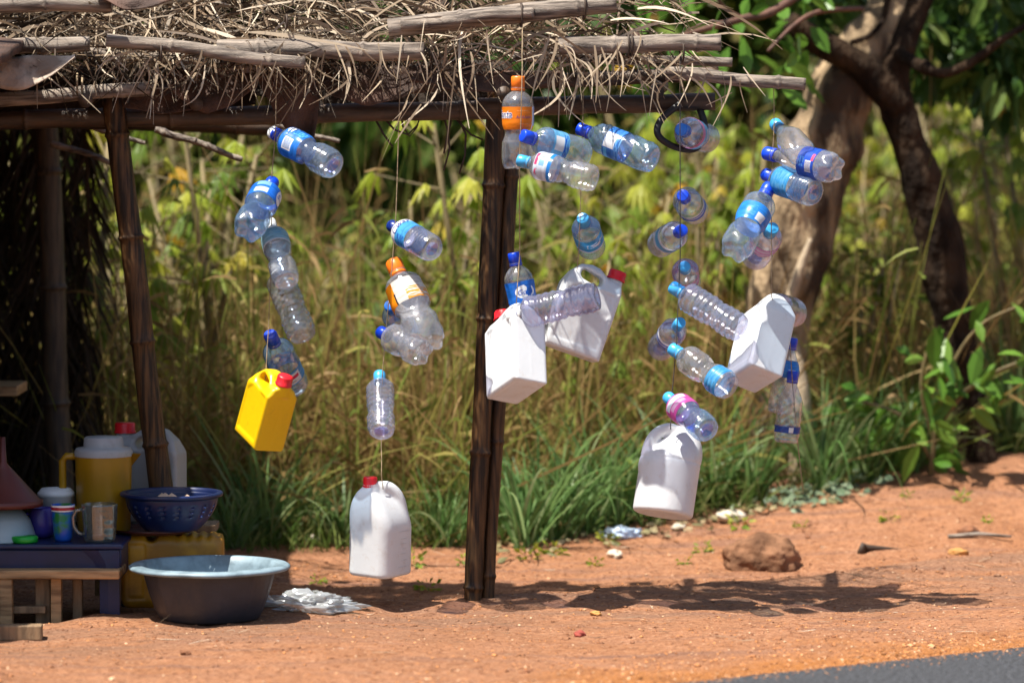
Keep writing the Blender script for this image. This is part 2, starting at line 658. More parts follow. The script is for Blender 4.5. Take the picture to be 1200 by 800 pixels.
LBL = {
    'blue_barcode': label_mat('label_blue_barcode', (0.02, 0.19, 0.70), [(0.40, 0.54, .22, .68, W, None), (0.415, 0.525, .27, .63, (0.06, 0.2, .5), 'bars'), (0.56, .72, .05, .3, W, 'blot'), (.6, .7, .4, .9, CY, 'blot')]),
    'blue_oval': label_mat('label_blue_script', (0.012, 0.15, 0.66), [(0.36, 0.5, .12, .42, (.2, .42, .78), None), (0.36, 0.5, .58, .92, (.55, .66, .82), None)]),
    'mint': label_mat('label_mint', (0.36, 0.62, 0.70), [(0, 1, .0, .08, W, None), (0, 1, .9, 1, W, None), (.4, .6, .2, .6, (0.25, .55, .68), 'blot')], .4),
    'cyan_white': label_mat('label_cyan_white', (0.08, 0.33, 0.66), [(.38, .62, .15, .95, W, None), (.52, .6, .35, .6, (.7, .05, .12), None), (.42, .55, .7, .85, (.2, .2, .25), 'bars')], .3),
    'white_top': label_mat('label_white_blue', (0.07, 0.36, 0.72), [(0, 1, 0, .34, W, None), (.33, .46, .5, .95, (.02, .12, .5), 'blot'), (.5, .7, .6, 1, (.05, .25, .7), 'blot')], .3),
    'torn_orange': label_mat('label_torn_orange', (0.74, 0.70, 0.64), [(.22, .40, 0, 1, (.88, .28, .01), None), (.385, .40, .5, 1, (.03, .03, .03), None), (.5, .8, .5, 1, (.9, .38, .05), 'blot')], .3),
    'pale_blue': label_mat('label_pale_blue', (0.30, 0.46, 0.72), [(0, 1, .7, 1, CY, 'blot')], .4),
    'orange': label_mat('label_orange', (0.88, 0.22, 0.004), [(.68, .8, .0, .85, (.32, .4, .7), None), (.67, .69, 0, 1, W, None)], .2),
    'sky_patch': label_mat('label_sky_patch', (0.14, 0.44, 0.74), [(.46, .62, .12, .66, W, None), (.40, .66, .7, .95, BL, 'blot')], .35),
    'pink_white': label_mat('label_pink_white', (0.62, 0.70, 0.80), [(0, 1, .80, 1, (.02, .22, .65), None), (.5, .66, .03, .2, (.75, .05, .16), None), (.5, .62, .3, .6, (.25, .5, .75), None), (.38, .46, .1, .3, (.75, .08, .2), 'blot')], .3),
    'royal': label_mat('label_royal_blue', (0.01, 0.16, 0.66), [(0, 1, .93, 1, W, None)], .2),
    'white_patch': label_mat('label_white_patch', (0.04, 0.20, 0.60), [(.43, .60, .03, .68, W, None), (.50, .57, .3, .6, (.5, .55, .6), 'bars'), (.3, .6, .7, 1, (.15, .4, .8), 'blot'), (.25, .42, .1, .3, CY, None)], .25),
    'deep_cyan': label_mat('label_cyan', (0.03, 0.36, 0.72), [(.45, .7, .3, .6, W, 'blot'), (0, 1, .9, 1, W, None)], .25),
    'pink_blue': label_mat('label_pink_blue', (0.16, 0.45, 0.74), [(0, 1, 0, .3, (.72, .25, .5), None), (.4, .6, .5, .8, W, 'blot')], .4),
    'band_blue': label_mat('label_band', (0.03, 0.14, 0.55), [(0, 1, .0, .25, W, None), (0, 1, .45, .6, W, None)], .3),
    'band_cyan': label_mat('label_cyan_band', (0.16, 0.48, 0.75), [(0, 1, 0, .25, W, None), (0, 1, .8, 1, W, None)], .4),
    'pink': label_mat('label_pink', (0.70, 0.30, 0.55), [(0, 1, .7, .9, W, 'blot'), (.4, .7, .2, .5, (.75, .6, .72), None)], .45),
    'low_blue': label_mat('label_low_blue', (0.05, 0.32, 0.68), [(.4, .62, .1, .9, (.12, .42, .74), 'blot')], .4),
    'magenta': label_mat('label_magenta', (0.70, 0.10, 0.42), [(.36, .66, .2, .5, (.7, .76, .86), None), (.4, .62, .56, .8, (.72, .4, .62), None)], .4),
    'deep_barcode': label_mat('label_deep_barcode', (0.012, 0.08, 0.52), [(.40, .52, .5, .85, W, None), (.41, .51, .5, .85, (.1, .1, .3), 'bars'), (.52, .6, .8, .95, (.75, .1, .2), None), (.45, .55, .05, .4, (.1, .3, .7), 'blot')], .3),
    'blue_patch': label_mat('label_blue_patch', (0.02, 0.22, 0.70), [(.52, .62, .5, .9, W, None), (.40, .5, .2, .8, (.08, .34, .78), 'blot')], .2),
    'low_band': label_mat('label_low_band', (0.015, 0.06, 0.30), [(.52, .58, .1, .9, W, None)], .2),
}

exec_later = []

# ================================================================== GROUND AND ROAD
def axis_samples(lo, hi, step, far):
    a = list(np.arange(lo, hi + 1e-6, step))
    d, x = step, a[-1]
    while x < far:
        d *= 1.35
        x += d
        a.append(x)
    d, x = step, a[0]
    pre = []
    while x > -far:
        d *= 1.35
        x -= d
        pre.append(x)
    return pre[::-1] + a


ROAD_A, ROAD_B = P(800, 800, -1.9), P(1200, 758, -1.4)


def flat_hit(px, py):
    d = ray(px, py)
    t = -CAM.z / d.z
    return CAM + d * t


ROAD_A, ROAD_B = flat_hit(800, 801), flat_hit(1200, 759)
ROAD_DIR = (ROAD_B - ROAD_A).normalized()
ROAD_N = Vector((ROAD_DIR.y, -ROAD_DIR.x, 0))   # towards the camera


def road_dist(x, y):
    return (Vector((x, y, 0)) - Vector((ROAD_A.x, ROAD_A.y, 0))).dot(ROAD_N)


xs = axis_samples(-3.4, 3.4, 0.035, 220)
ys = axis_samples(-2.4, 5.2, 0.035, 220)
gv = []
for y in ys:
    for x in xs:
        z = ground_h(x, y)
        if abs(x) < 4 and -3 < y < 3:
            rd = road_dist(x, y)
            z -= 0.03 * sm(-0.12, 0.05, rd) if rd < 3 else 0.03
        elif road_dist(x, y) > 0:
            z -= 0.03
        gv.append((x, y, z))
nx = len(xs)
gf = [(j * nx + i, j * nx + i + 1, (j + 1) * nx + i + 1, (j + 1) * nx + i) for j in range(len(ys) - 1) for i in range(nx - 1)]
me = bpy.data.meshes.new('ground')
me.from_pydata(gv, [], gf)
me.polygons.foreach_set('use_smooth', [True] * len(me.polygons))


def ground_mat():
    m, nt, b = nodes_of('red_laterite_dirt')
    L = nt.links.new
    tc = nt.nodes.new('ShaderNodeTexCoord')

    def nz(scale, detail, sx=1, sy=1, rough=0.55):
        mp = nt.nodes.new('ShaderNodeMapping')
        mp.inputs['Scale'].default_value = (sx, sy, 1)
        L(tc.outputs['Object'], mp.inputs['Vector'])
        n = nt.nodes.new('ShaderNodeTexNoise')
        n.inputs['Scale'].default_value = scale
        n.inputs['Detail'].default_value = detail
        n.inputs['Roughness'].default_value = rough
        L(mp.outputs[0], n.inputs['Vector'])
        return n.outputs[0]

    def mix(f, a, c):
        mx = nt.nodes.new('ShaderNodeMix')
        mx.data_type = 'RGBA'
        L(f, mx.inputs['Factor'])
        if isinstance(a, tuple):
            mx.inputs['A'].default_value = (*a, 1)
        else:
            L(a, mx.inputs['A'])
        if isinstance(c, tuple):
            mx.inputs['B'].default_value = (*c, 1)
        else:
            L(c, mx.inputs['B'])
        return mx.outputs['Result']

    def rmp(s, a, c):
        r = ramp(nt, [(a, (0, 0, 0)), (c, (1, 1, 1))])
        L(s, r.inputs[0])
        return r.outputs[0]
    base = mix(rmp(nz(3.0, 6), .35, .65), (0.375, 0.168, 0.080), (0.45, 0.215, 0.115))
    base = mix(rmp(nz(26, 8, 1, 1, .75), .48, .68), base, (0.22, 0.088, 0.042))
    # trampled streaks along the road
    base = mix(rmp(nz(2.2, 7, .35, 5), .52, .68), base, (0.25, 0.13, 0.088))
    # the compacted brown strip along the lip of the shoulder
    lp = nt.nodes.new('ShaderNodeVectorMath')
    lp.operation = 'DOT_PRODUCT'
    lp.inputs[1].default_value = (-.45, 1, 0)
    L(tc.outputs['Object'], lp.inputs[0])
    bd = ramp(nt, [(0, (0, 0, 0)), (.25, (.9, .9, .9)), (.62, (.9, .9, .9)), (.70, (0, 0, 0))])
    mr0 = nt.nodes.new('ShaderNodeMapRange')
    mr0.inputs['From Min'].default_value = -.95
    mr0.inputs['From Max'].default_value = .5
    L(lp.outputs['Value'], mr0.inputs[0])
    L(mr0.outputs[0], bd.inputs[0])
    mm = nt.nodes.new('ShaderNodeMath')
    mm.operation = 'MULTIPLY'
    L(bd.outputs[0], mm.inputs[0])
    L(rmp(nz(4, 7, .5, 3), .40, .60), mm.inputs[1])
    base = mix(mm.outputs[0], base, (0.27, 0.145, 0.09))
    # fresh orange gravel in a strip along the asphalt
    sp = nt.nodes.new('ShaderNodeVectorMath')
    sp.operation = 'DOT_PRODUCT'
    L(tc.outputs['Object'], sp.inputs[0])
    sp.inputs[1].default_value = tuple(ROAD_N)
    ma = nt.nodes.new('ShaderNodeMath')
    ma.operation = 'SUBTRACT'
    L(sp.outputs['Value'], ma.inputs[0])
    ma.inputs[1].default_value = Vector((ROAD_A.x, ROAD_A.y, 0)).dot(ROAD_N)
    mb = nt.nodes.new('ShaderNodeMath')
    mb.operation = 'MULTIPLY_ADD'
    mb.inputs[1].default_value = 0.7
    L(nz(2.5, 6), mb.inputs[0])
    L(ma.outputs[0], mb.inputs[2])
    f = rmp(mb.outputs[0], -.25, .22)
    f2 = nt.nodes.new('ShaderNodeMath')
    f2.operation = 'MULTIPLY'
    f2.inputs[1].default_value = .8
    L(f, f2.inputs[0])
    base = mix(f2.outputs[0], base, (0.43, 0.165, 0.042))
    # grit
    base = mix(rmp(nz(75, 4, 1, 1.4), .55, .64), base, (0.17, 0.07, 0.036))
    base = mix(rmp(nz(60, 3, 1, 1.6), .60, .70), base, (0.52, 0.30, 0.18))
    sy = nt.nodes.new('ShaderNodeSeparateXYZ')
    L(tc.outputs['Object'], sy.inputs[0])
    r = ramp(nt, [(0, (0, 0, 0)), (1, (1, 1, 1))])
    mr = nt.nodes.new('ShaderNodeMapRange')
    mr.inputs['From Min'].default_value = 2.6
    mr.inputs['From Max'].default_value = 4.5
    L(sy.outputs[1], mr.inputs[0])
    base = mix(mr.outputs[0], base, mix(rmp(nz(5, 6), .4, .6), (0.10, 0.085, 0.03), (0.17, 0.15, 0.05)))
    L(base, b.inputs['Base Color'])
    b.inputs['Roughness'].default_value = 0.9
    b.inputs['Specular IOR Level'].default_value = 0.15
    bp = nt.nodes.new('ShaderNodeBump')
    bp.inputs['Strength'].default_value = 0.9
    bp.inputs['Distance'].default_value = 0.02
    L(nz(55, 8, 1, 1, .75), bp.inputs['Height'])
    L(bp.outputs[0], b.inputs['Normal'])
    return m


M['ground'] = ground_mat()
g = link('ground', me, M['ground'])
g['kind'] = 'structure'
g['label'] = 'red laterite dirt of the roadside rising to the vegetation'

# asphalt: a thick sheet with a crumbled edge
mb = MB()
n = 240
vs, fs = [], []
for i in range(n + 1):
    s = -8 + 16 * i / n
    e = ROAD_A + ROAD_DIR * s
    q = e + ROAD_N * (0.012 * noise.noise((s * 5, 0, 1)) + 0.008 * noise.noise((s * 21, 0, 4)))
    vs += [(q.x - ROAD_N.x * .02, q.y - ROAD_N.y * .02, -0.05), (q.x, q.y, 0.004), (q.x + ROAD_N.x * .05, q.y + ROAD_N.y * .05, 0.012), (q.x + ROAD_N.x * 7, q.y + ROAD_N.y * 7, 0.05)]
    if i:
        a = 4 * i
        fs += [(a - 4 + k, a + k, a + k + 1, a - 3 + k) for k in range(3)]
mb.add(vs, fs)
M['asphalt'] = mat('asphalt', (0.040, 0.041, 0.046), 0.7, 1.1, 75, 1.0, 120, dirt=(0.014, 0.014, 0.016))
r_ = mb.build('road', M['asphalt'])
r_['kind'] = 'structure'
r_['label'] = 'dark asphalt road edge across the bottom right corner'

# ================================================================== HANGING BOTTLES
def base_radius(style, L, Rr):
    ct = 0.72 * Rr / L                                     # cap height as a share of the length
    t0 = ct * 1.30
    ts = {'cone': .52, 'round': .33, 'waist': .31, 'soda': .30, 'ribbed': .26, 'diag': .36, 'slim': .42}[style]

    def f(t, th=0.0):
        if t < t0:
            r = .37
        elif t < ts:
            s = (t - t0) / (ts - t0)
            if style == 'cone':
                r = .37 + .63 * (s ** 1.1 * .6 + .4 * sm(0, 1, s))
            elif style == 'slim':
                r = .37 + .63 * (s * .8 + .2 * sm(0, 1, s))
            else:
                r = .37 + .63 * math.sin(s * PI / 2) ** .85
        else:
            r = 1.0
        if style == 'waist':
            r -= .22 * math.exp(-((t - .63) / .075) ** 2)
            r -= .035 * math.exp(-((t - .53) / .012) ** 2)
        if style == 'soda':
            r -= .17 * math.exp(-((t - .62) / .07) ** 2)
            if t > .7:
                r += .03
        if style in ('ribbed', 'waist', 'round') and t > ts:
            a = {'ribbed': .06, 'waist': .03, 'round': .032}[style]
            if style == 'ribbed' or t > .60:
                r -= a * (0.5 - .5 * math.cos(2 * PI * t * (13 if style == 'ribbed' else 17)))
        if style == 'ribbed':
            r -= .10 * math.exp(-((t - .66) / .06) ** 2)
        if style == 'diag' and (t0 < t < .37 or .65 < t < .93):
            r += .045 * math.sin(9 * th + t * 34)
        if style == 'slim' and t > .25:
            r += .02 * math.sin(8 * th + t * 60)
        if style in ('diag', 'slim') and .93 < t < .945:
            r -= .05
        k = .30 * Rr / L * 2
        if t > 1 - k:
            s = (t - 1 + k) / k
            r *= .80 + .20 * math.sqrt(max(0, 1 - s * s))
        return r * Rr
    return f, ct


LABEL_ZONE = {'cone': (.60, .82), 'round': (.35, .58), 'waist': (.31, .51), 'soda': (.32, .52), 'ribbed': (.3, .5), 'diag': (.42, .63), 'slim': (.38, .5)}


def dent(seed, amp):
    def d(t, th):
        v = noise.noise((math.cos(th) * .9, math.sin(th) * .9, t * 4 + seed * 7.7))
        w = noise.noise((math.cos(th) * 2.2, math.sin(th) * 2.2, t * 11 + seed * 3.1))
        return 1 + amp * (min(v, .1) * 1.2 + .45 * w)
    return d


def text_on_roll(txt, size, material, radf, L, tmid, u0, parent, lift=0.0012, italic=0.25, name='lettering', outline=0.0):
    cu = bpy.data.curves.new('t', 'FONT')
    cu.body = txt
    cu.size = size
    cu.shear = italic
    cu.offset = outline
    cu.resolution_u = 3
    o = bpy.data.objects.new('t', cu)
    COL.objects.link(o)
    dg = bpy.context.evaluated_depsgraph_get()
    me = bpy.data.meshes.new_from_object(o.evaluated_get(dg))
    bpy.data.objects.remove(o)
    bm = bmesh.new()
    bm.from_mesh(me)
    bmesh.ops.triangulate(bm, faces=bm.faces)
    w = max(v.co.x for v in bm.verts)
    for v in bm.verts:
        t = tmid - (v.co.y - size * .35) / L
        r = radf(t) + lift
        th = (v.co.x - w / 2) / r + (u0 - .5) * 2 * PI
        v.co = Vector((r * math.cos(th), r * math.sin(th), (1 - t) * L))
    bm.to_mesh(me)
    bm.free()
    me.materials.clear()
    return link(name, me, material, parent)


def oval_on_roll(w, h, material, radf, L, tmid, u0, parent, lift=0.0009, name='oval_mark'):
    mb = MB()
    vs, fs = [], []
    nr, ns = 5, 28
    for i in range(nr + 1):
        for k in range(ns):
            a = 2 * PI * k / ns
            x, y = w / 2 * math.cos(a) * i / nr, h / 2 * math.sin(a) * i / nr
            t = tmid - y / L
            r = radf(t) + lift
            th = x / r + (u0 - .5) * 2 * PI
            vs.append((r * math.cos(th), r * math.sin(th), (1 - t) * L))
    for i in range(nr):
        for k in range(ns):
            k2 = (k + 1) % ns
            fs.append((i * ns + k, i * ns + k2, (i + 1) * ns + k2, (i + 1) * ns + k))
    mb.add(vs, fs)
    return mb.build(name, material, parent)


def bottle(name, label, cap, base, dia, style, pet, capcol, lab=None, aspect=3.0, sgn=0, Y=-0.27, zone=None, roll=0.0, amp=.05, baseblue=False, seed=None, group='plastic bottles hung on strings'):
    pxm = PXM(Y)
    Rr = dia / 2 * pxm
    T = P(cap[0], cap[1], Y)
    B = P(base[0], base[1], Y)
    l = (T - B).length + .36 * Rr
    L = l
    if sgn:
        L = max(l * 1.01, aspect * 2 * Rr)
        dep = math.sqrt(L * L - l * l) * sgn
        B = P(base[0], base[1], Y - dep)
        T = P(cap[0], cap[1], Y)
    ax = (T - B).normalized()
    T = B + ax * L
    tocam = (CAM - (T + B) / 2).normalized()
    xd = (tocam - ax * tocam.dot(ax)).normalized()
    yd = ax.cross(xd)
    if roll:
        c, s = math.cos(roll), math.sin(roll)
        xd, yd = xd * c + yd * s, yd * c - xd * s
    mw = Matrix(((xd.x, yd.x, ax.x, B.x), (xd.y, yd.y, ax.y, B.y), (xd.z, yd.z, ax.z, B.z), (0, 0, 0, 1)))
    root = empty(name)
    root.matrix_world = mw
    tag(root, label, 'bottle', group)

    seed = seed if seed is not None else R.random() * 50
    radf, ct = base_radius(style, L, Rr)
    dn = dent(seed, amp)
    seg = 40
    ts = [ct * .45, ct * .95, ct * 1.0, ct * 1.06, ct * 1.12, ct * 1.3] + list(np.linspace(ct * 1.42, .985, 74)) + [.995, 1.0]
    prof = [(1, t) for t in ts] + [(0.72, 2.0), (.5, 2.05), (.3, 2.16), (.02, 2.2)]

    def fun(q, t, th):
        if t >= 2:
            r = q * Rr * .86
            z = (t - 2) * Rr
            if style == 'soda' or style == 'cone':
                z += .16 * Rr * (.5 - .5 * math.cos(5 * th)) * q
            return r, z
        r = radf(t, th)
        if t > ct * 1.3:
            r *= dn(t, th)
        if ct * .98 < t < ct * 1.09:
            r = .46 * Rr
        z = (1 - t) * L
        if style in ('soda', 'cone') and t > .86:
            s = sm(.86, 1, t)
            z += .16 * Rr * s * (.5 - .5 * math.cos(5 * th))
            r *= 1 - .16 * s * (.5 - .5 * math.cos(5 * th))
        return r, z
    mb = MB()
    mb.lathe(prof, seg, fun)
    mb.build('body', PET[pet], root)
    # cap
    if capcol:
        cr = .425 * Rr
        ch = .72 * Rr
        mb = MB()
        cf = lambda r, z, th: (r * (1 + (.03 if r > cr * .97 else 0) * (1 if int(round(th / (2 * PI) * 48)) % 2 else 0)), z)
        mb.lathe([(cr * .9, L - ch * 1.32), (cr * 1.02, L - ch * 1.30), (cr * 1.02, L - ch * 1.08), (cr * .95, L - ch * 1.03), (cr, L - ch), (cr, L - ch * .16), (cr * .93, L - .02 * ch), (cr * .85, L), (cr * .02, L)], 48, cf)
        c = mb.build('cap', M[capcol], root)
        if capcol == 'blue_cap' and label.startswith('blue-capped bottle with white top'):
            mb = MB()
            mb.lathe([(cr * 1.03, L - ch * .42), (cr * 1.04, L - ch * .1), (cr * .95, L + .001), (cr * .02, L + .002)], 32)
            mb.build('cap_top', M['white_cap'], c)
    # twine round the neck
    mb = MB()
    zt = (1 - ct * 1.22) * L
    mb.tube([Vector((.41 * Rr * math.cos(a), .41 * Rr * math.sin(a), zt + .05 * Rr * math.sin(3 * a))) for a in np.linspace(0, 2 * PI, 21)], .0017, 6, False)
    mb.build('neck_tie', M['rope'], root)
    # printed sleeve
    out = None
    if lab:
        za, zb = zone or LABEL_ZONE[style]
        vs, fs, uv = [], [], []
        nr = 18
        for i in range(nr + 1):
            t = za + (zb - za) * i / nr
            for k in range(seg + 1):
                th = 2 * PI * k / seg - PI
                r = radf(t, th) * dn(t, th) + .0007
                tt = t + .004 * noise.noise((th, seed, i > 9)) * (1 if i in (0, nr) else 0)
                vs.append((r * math.cos(th), r * math.sin(th), (1 - tt) * L))
                uv.append((k / seg, i / nr))
        for i in range(nr):
            for k in range(seg):
                a = i * (seg + 1) + k
                fs.append((a, a + 1, a + seg + 2, a + seg + 1))
        me = bpy.data.meshes.new('label')
        me.from_pydata(vs, [], fs)
        ul = me.uv_layers.new(name='UVMap')
        for lp in me.loops:
            ul.data[lp.index].uv = uv[lp.vertex_index]
        me.polygons.foreach_set('use_smooth', [True] * len(me.polygons))
        out = link('label', me, LBL[lab], root)
    if baseblue:
        mb = MB()
        mb.lathe([(.5 * Rr, .085 * Rr), (.34 * Rr, .19 * Rr), (.02 * Rr, .24 * Rr)], 24)
        mb.build('base_dimple', M['base_blue'], root)
    return root, out, radf, L, Rr, (za, zb) if lab else None, dn


YS = -0.27
# --- first string from the left
bottle('water_bottle', 'blue-capped bottle with white top on its cap, blue barcode label, highest on the leftmost string', (321, 156), (391, 194), 36, 'waist', 'clear', 'blue_cap', 'blue_barcode', 3.0, 1, YS, amp=.05, baseblue=True, zone=(.28, .56))
rt, lb, rf, L_, Rr, zz, _ = bottle('water_bottle', 'bottle with bright blue script label and knobbly base leaning left below the highest one', (318, 216), (290, 270), 38, 'soda', 'blue', 'blue_cap', 'blue_oval', 2.9, 1, YS - .03, zone=(.24, .50), amp=.03)
oval_on_roll(Rr * .75, Rr * 1.3, M['print_white'], rf, L_, .37, .66, lb)
text_on_roll('S~', Rr * .6, M['print_blue'], rf, L_, .37, .66, lb, .0016)
bottle('water_bottle', 'white-capped clear bottle with pale mint label, pinched waist, left string', (317, 263), (336, 330), 33, 'waist', 'milky', 'white_cap', 'mint', 3.0, 1, YS, zone=(.22, .46), amp=.04)
bottle('water_bottle', 'ribbed clear bottle without label, neck hidden behind the mint-labelled bottle', (323, 314), (355, 394), 36, 'ribbed', 'grey', 'white_cap', None, 3.0, 1, YS + .06, amp=.03)
bottle('water_bottle', 'blue-capped bottle right behind the yellow jerrycan, white patch on its label', (317, 393), (345, 454), 38, 'round', 'blue', 'blue_cap', 'cyan_white', 2.6, -1, YS + .07, zone=(.56, .76), amp=.05)
# --- second string
rt, lb, rf, L_, Rr, zz, _ = bottle('water_bottle', 'navy-capped bottle with white and blue shoulder label, alone high on the second string', (460, 265), (507, 292), 33, 'round', 'violet', 'navy_cap', 'white_top', 2.7, 1, YS, zone=(.26, .60), amp=.03, baseblue=True)
text_on_roll('Cway', Rr * .75, M['print_navy'], rf, L_, .35, .56, lb)
bottle('soda_bottle', 'large crumpled bottle with orange cap and torn orange and white label', (464, 314), (503, 406), 46, 'soda', 'milky', 'orange_cap', 'torn_orange', 2.7, 1, YS + .02, zone=(.30, .54), amp=.09)
bottle('water_bottle', 'short-looking bottle with round mid-blue cap behind the large orange-capped one', (457, 358), (478, 394), 33, 'round', 'blue', 'mid_cap', 'pale_blue', 2.6, -1, YS + .04, zone=(.62, .8), amp=.04)
bottle('water_bottle', 'ribbed bottle with small blue cap crossing in front of the orange-labelled bottle', (448, 390), (496, 414), 35, 'soda', 'milky', 'blue_cap', None, 2.3, 1, YS - .03, amp=.07)
bottle('water_bottle', 'crinkled bottle with sky-blue cap hanging upright above the white jug', (445, 443), (447, 506), 33, 'ribbed', 'violet', 'cyan_cap', None, 2.8, 1, YS, amp=.08, baseblue=True)
# --- third string
rt, lb, rf, L_, Rr, zz, _ = bottle('soda_bottle', 'tall bottle with orange cap and orange label upright against the thatch edge', (607, 96), (607, 198), 37, 'soda', 'grey', 'orange_cap', 'orange', 3.1, 0, YS - .13, zone=(.33, .575), amp=.02)
text_on_roll('Fanta', Rr * .62, M['print_navy'], rf, L_, .41, .335, lb, .0016)
text_on_roll('Fanta', Rr * .62, M['print_white'], rf, L_, .41, .335, lb, .0011, outline=.002)
for k, (uu, tt, ss, tx) in enumerate(((.55, .37, .22, '~~~~~~'), (.56, .44, .26, 'AAAAAA'), (.56, .51, .2, '~~~ ~~'))):
    text_on_roll(tx, Rr * ss, M['print_navy'] if k == 1 else M['print_pale'], rf, L_, tt, uu, lb, .0012)
bottle('water_bottle', 'blue-capped bottle with sky-blue label lying just below the orange soda bottle', (616, 160), (686, 182), 36, 'diag', 'clear', 'blue_cap', 'sky_patch', 2.5, -1, YS - .20, zone=(.38, .62), amp=.04)
bottle('water_bottle', 'bottle with pink and white label crossing the foot of the orange soda bottle', (613, 189), (697, 210), 33, 'waist', 'grey', 'cyan_cap', 'pink_white', 3.0, 1, YS - .23, zone=(.26, .48), amp=.05)
rt, lb, rf, L_, Rr, zz, _ = bottle('water_bottle', 'upright bottle with royal blue label and white oval above the near white canister', (603, 302), (620, 392), 34, 'round', 'grey', 'blue_cap', 'royal', 3.0, 0, YS + .06, zone=(.35, .64), amp=.06)
oval_on_roll(Rr * 1.5, Rr * .95, M['print_white'], rf, L_, .475, .55, lb)
text_on_roll('Gossi', Rr * .52, M['print_blue'], rf, L_, .475, .55, lb, .0016)
bottle('water_bottle', 'ribbed empty bottle lying across the front of the tilted white canister', (601, 370), (700, 347), 37, 'ribbed', 'smoky', 'white_cap', None, 3.0, 1, YS - .06, amp=.06)
# --- fourth string
bottle('water_bottle', 'diagonally ribbed bottle with white and blue label, alone right of the orange soda bottle', (684, 153), (766, 187), 36, 'diag', 'blue', 'blue_cap', 'white_patch', 2.9, 1, YS, amp=.02)
bottle('water_bottle', 'sky-blue-capped bottle with cyan label hanging above the tilted white canister', (683, 256), (694, 292), 34, 'round', 'blue', 'cyan_cap', 'deep_cyan', 2.4, -1, YS, zone=(.38, .72), amp=.04)
# --- fifth string
bottle('water_bottle', 'pink and blue labelled bottle in front of the black strap, highest on its string', (798, 152), (829, 163), 36, 'waist', 'violet', 'mid_cap', 'pink_blue', 2.9, -1, YS, zone=(.30, .56), amp=.04)
bottle('water_bottle', 'small-looking blue-capped bottle with white and navy bands, second down on its string', (800, 229), (815, 249), 34, 'round', 'clear', 'blue_cap', 'band_blue', 2.6, -1, YS, zone=(.5, .72), amp=.04)
bottle('water_bottle', 'blue-capped bottle pointing left away from its string, pale cyan band', (799, 270), (772, 287), 33, 'round', 'violet', 'blue_cap', 'band_cyan', 2.7, -1, YS, zone=(.42, .66), amp=.04)
bottle('water_bottle', 'pink-labelled bottle seen from its sky-blue cap, just above the long ribbed bottle', (802, 312), (806, 333), 32, 'waist', 'violet', 'cyan_cap', 'pink', 2.7, -1, YS + .05, zone=(.3, .7), amp=.03)
bottle('water_bottle', 'long ribbed bottle with sky-blue cap reaching down to the rightmost canister', (794, 340), (868, 386), 36, 'ribbed', 'violet', 'cyan_cap', None, 2.9, 1, YS - .02, amp=.05)
bottle('water_bottle', 'violet-tinted bottle pointing down left, its sky-blue cap above the low-labelled bottle', (797, 378), (772, 410), 32, 'waist', 'violet', 'cyan_cap', 'band_blue', 2.7, -1, YS + .01, zone=(.40, .6), amp=.04, baseblue=True)
bottle('water_bottle', 'clear bottle with its blue label low near the base, next to the rightmost canister', (793, 412), (855, 454), 35, 'waist', 'grey', 'cyan_cap', 'low_blue', 2.8, 1, YS - .03, zone=(.74, .92), amp=.04)
bottle('water_bottle', 'bottle with magenta label leaning on the handled white jug', (786, 468), (829, 504), 34, 'waist', 'blue', 'cyan_cap', 'magenta', 2.7, 1, YS - .03, zone=(.24, .52), amp=.03, baseblue=True)
# --- sixth string
bottle('water_bottle', 'unlabelled clear bottle with sky-blue cap, highest on the rightmost string', (910, 147), (944, 184), 34, 'cone', 'grey', 'cyan_cap', None, 2.8, 1, YS + .05, amp=.04)
bottle('water_bottle', 'long-necked clear bottle with deep blue barcode label near its base', (904, 181), (981, 198), 37, 'cone', 'milky', 'blue_cap', 'deep_barcode', 2.9, 1, YS - .02, zone=(.57, .80), amp=.03)
bottle('water_bottle', 'bottle with swirled blue label and dark base under the long-necked one', (901, 206), (954, 226), 35, 'round', 'clear', 'blue_cap', 'low_blue', 2.5, 1, YS, zone=(.34, .66), amp=.04, baseblue=True)
rt, lb, rf, L_, Rr, zz, _ = bottle('water_bottle', 'blue-capped bottle with sky-blue label swinging down left from the rightmost string', (900, 222), (860, 296), 39, 'soda', 'clear', 'blue_cap', 'blue_patch', 2.9, 1, YS - .05, zone=(.40, .62), amp=.03)
bottle('water_bottle', 'pink-labelled bottle with sky-blue cap behind the bottle that swings left', (905, 268), (884, 302), 36, 'waist', 'violet', 'cyan_cap', 'pink', 2.7, -1, YS + .04, zone=(.3, .5), amp=.04, baseblue=True)
bottle('water_bottle', 'clear bottle whose base sticks out behind the rightmost white canister', (903, 358), (931, 367), 36, 'round', 'smoky', 'white_cap', None, 2.8, -1, YS + .13, amp=.04)
bottle('water_bottle', 'slim bottle with blue label leaning behind the lowest blue-capped bottle', (928, 401), (913, 484), 30, 'slim', 'grey', 'blue_cap', 'blue_patch', 3.0, 0, YS + .05, zone=(.30, .52), amp=.03)
bottle('water_bottle', 'slim diagonally ribbed bottle with navy base band, lowest on the rightmost string', (929, 440), (921, 518), 30, 'slim', 'grey', 'blue_cap', 'low_band', 3.0, 0, YS - .01, zone=(.77, .86), amp=.03)

# ================================================================== CANISTERS AND JUGS
def cap_mesh(r, h, name='cap'):
    mb = MB()
    cf = lambda q, z, th: (q * (1 + (.035 if q > r * .97 else 0) * (1 if int(round(th / (2 * PI) * 48)) % 2 else 0)), z)
    mb.lathe([(r * 1.08, 0), (r * 1.08, h * .16), (r, h * .2), (r, h * .86), (r * .93, h), (r * .02, h)], 48, cf)
    return mb.mesh(name)


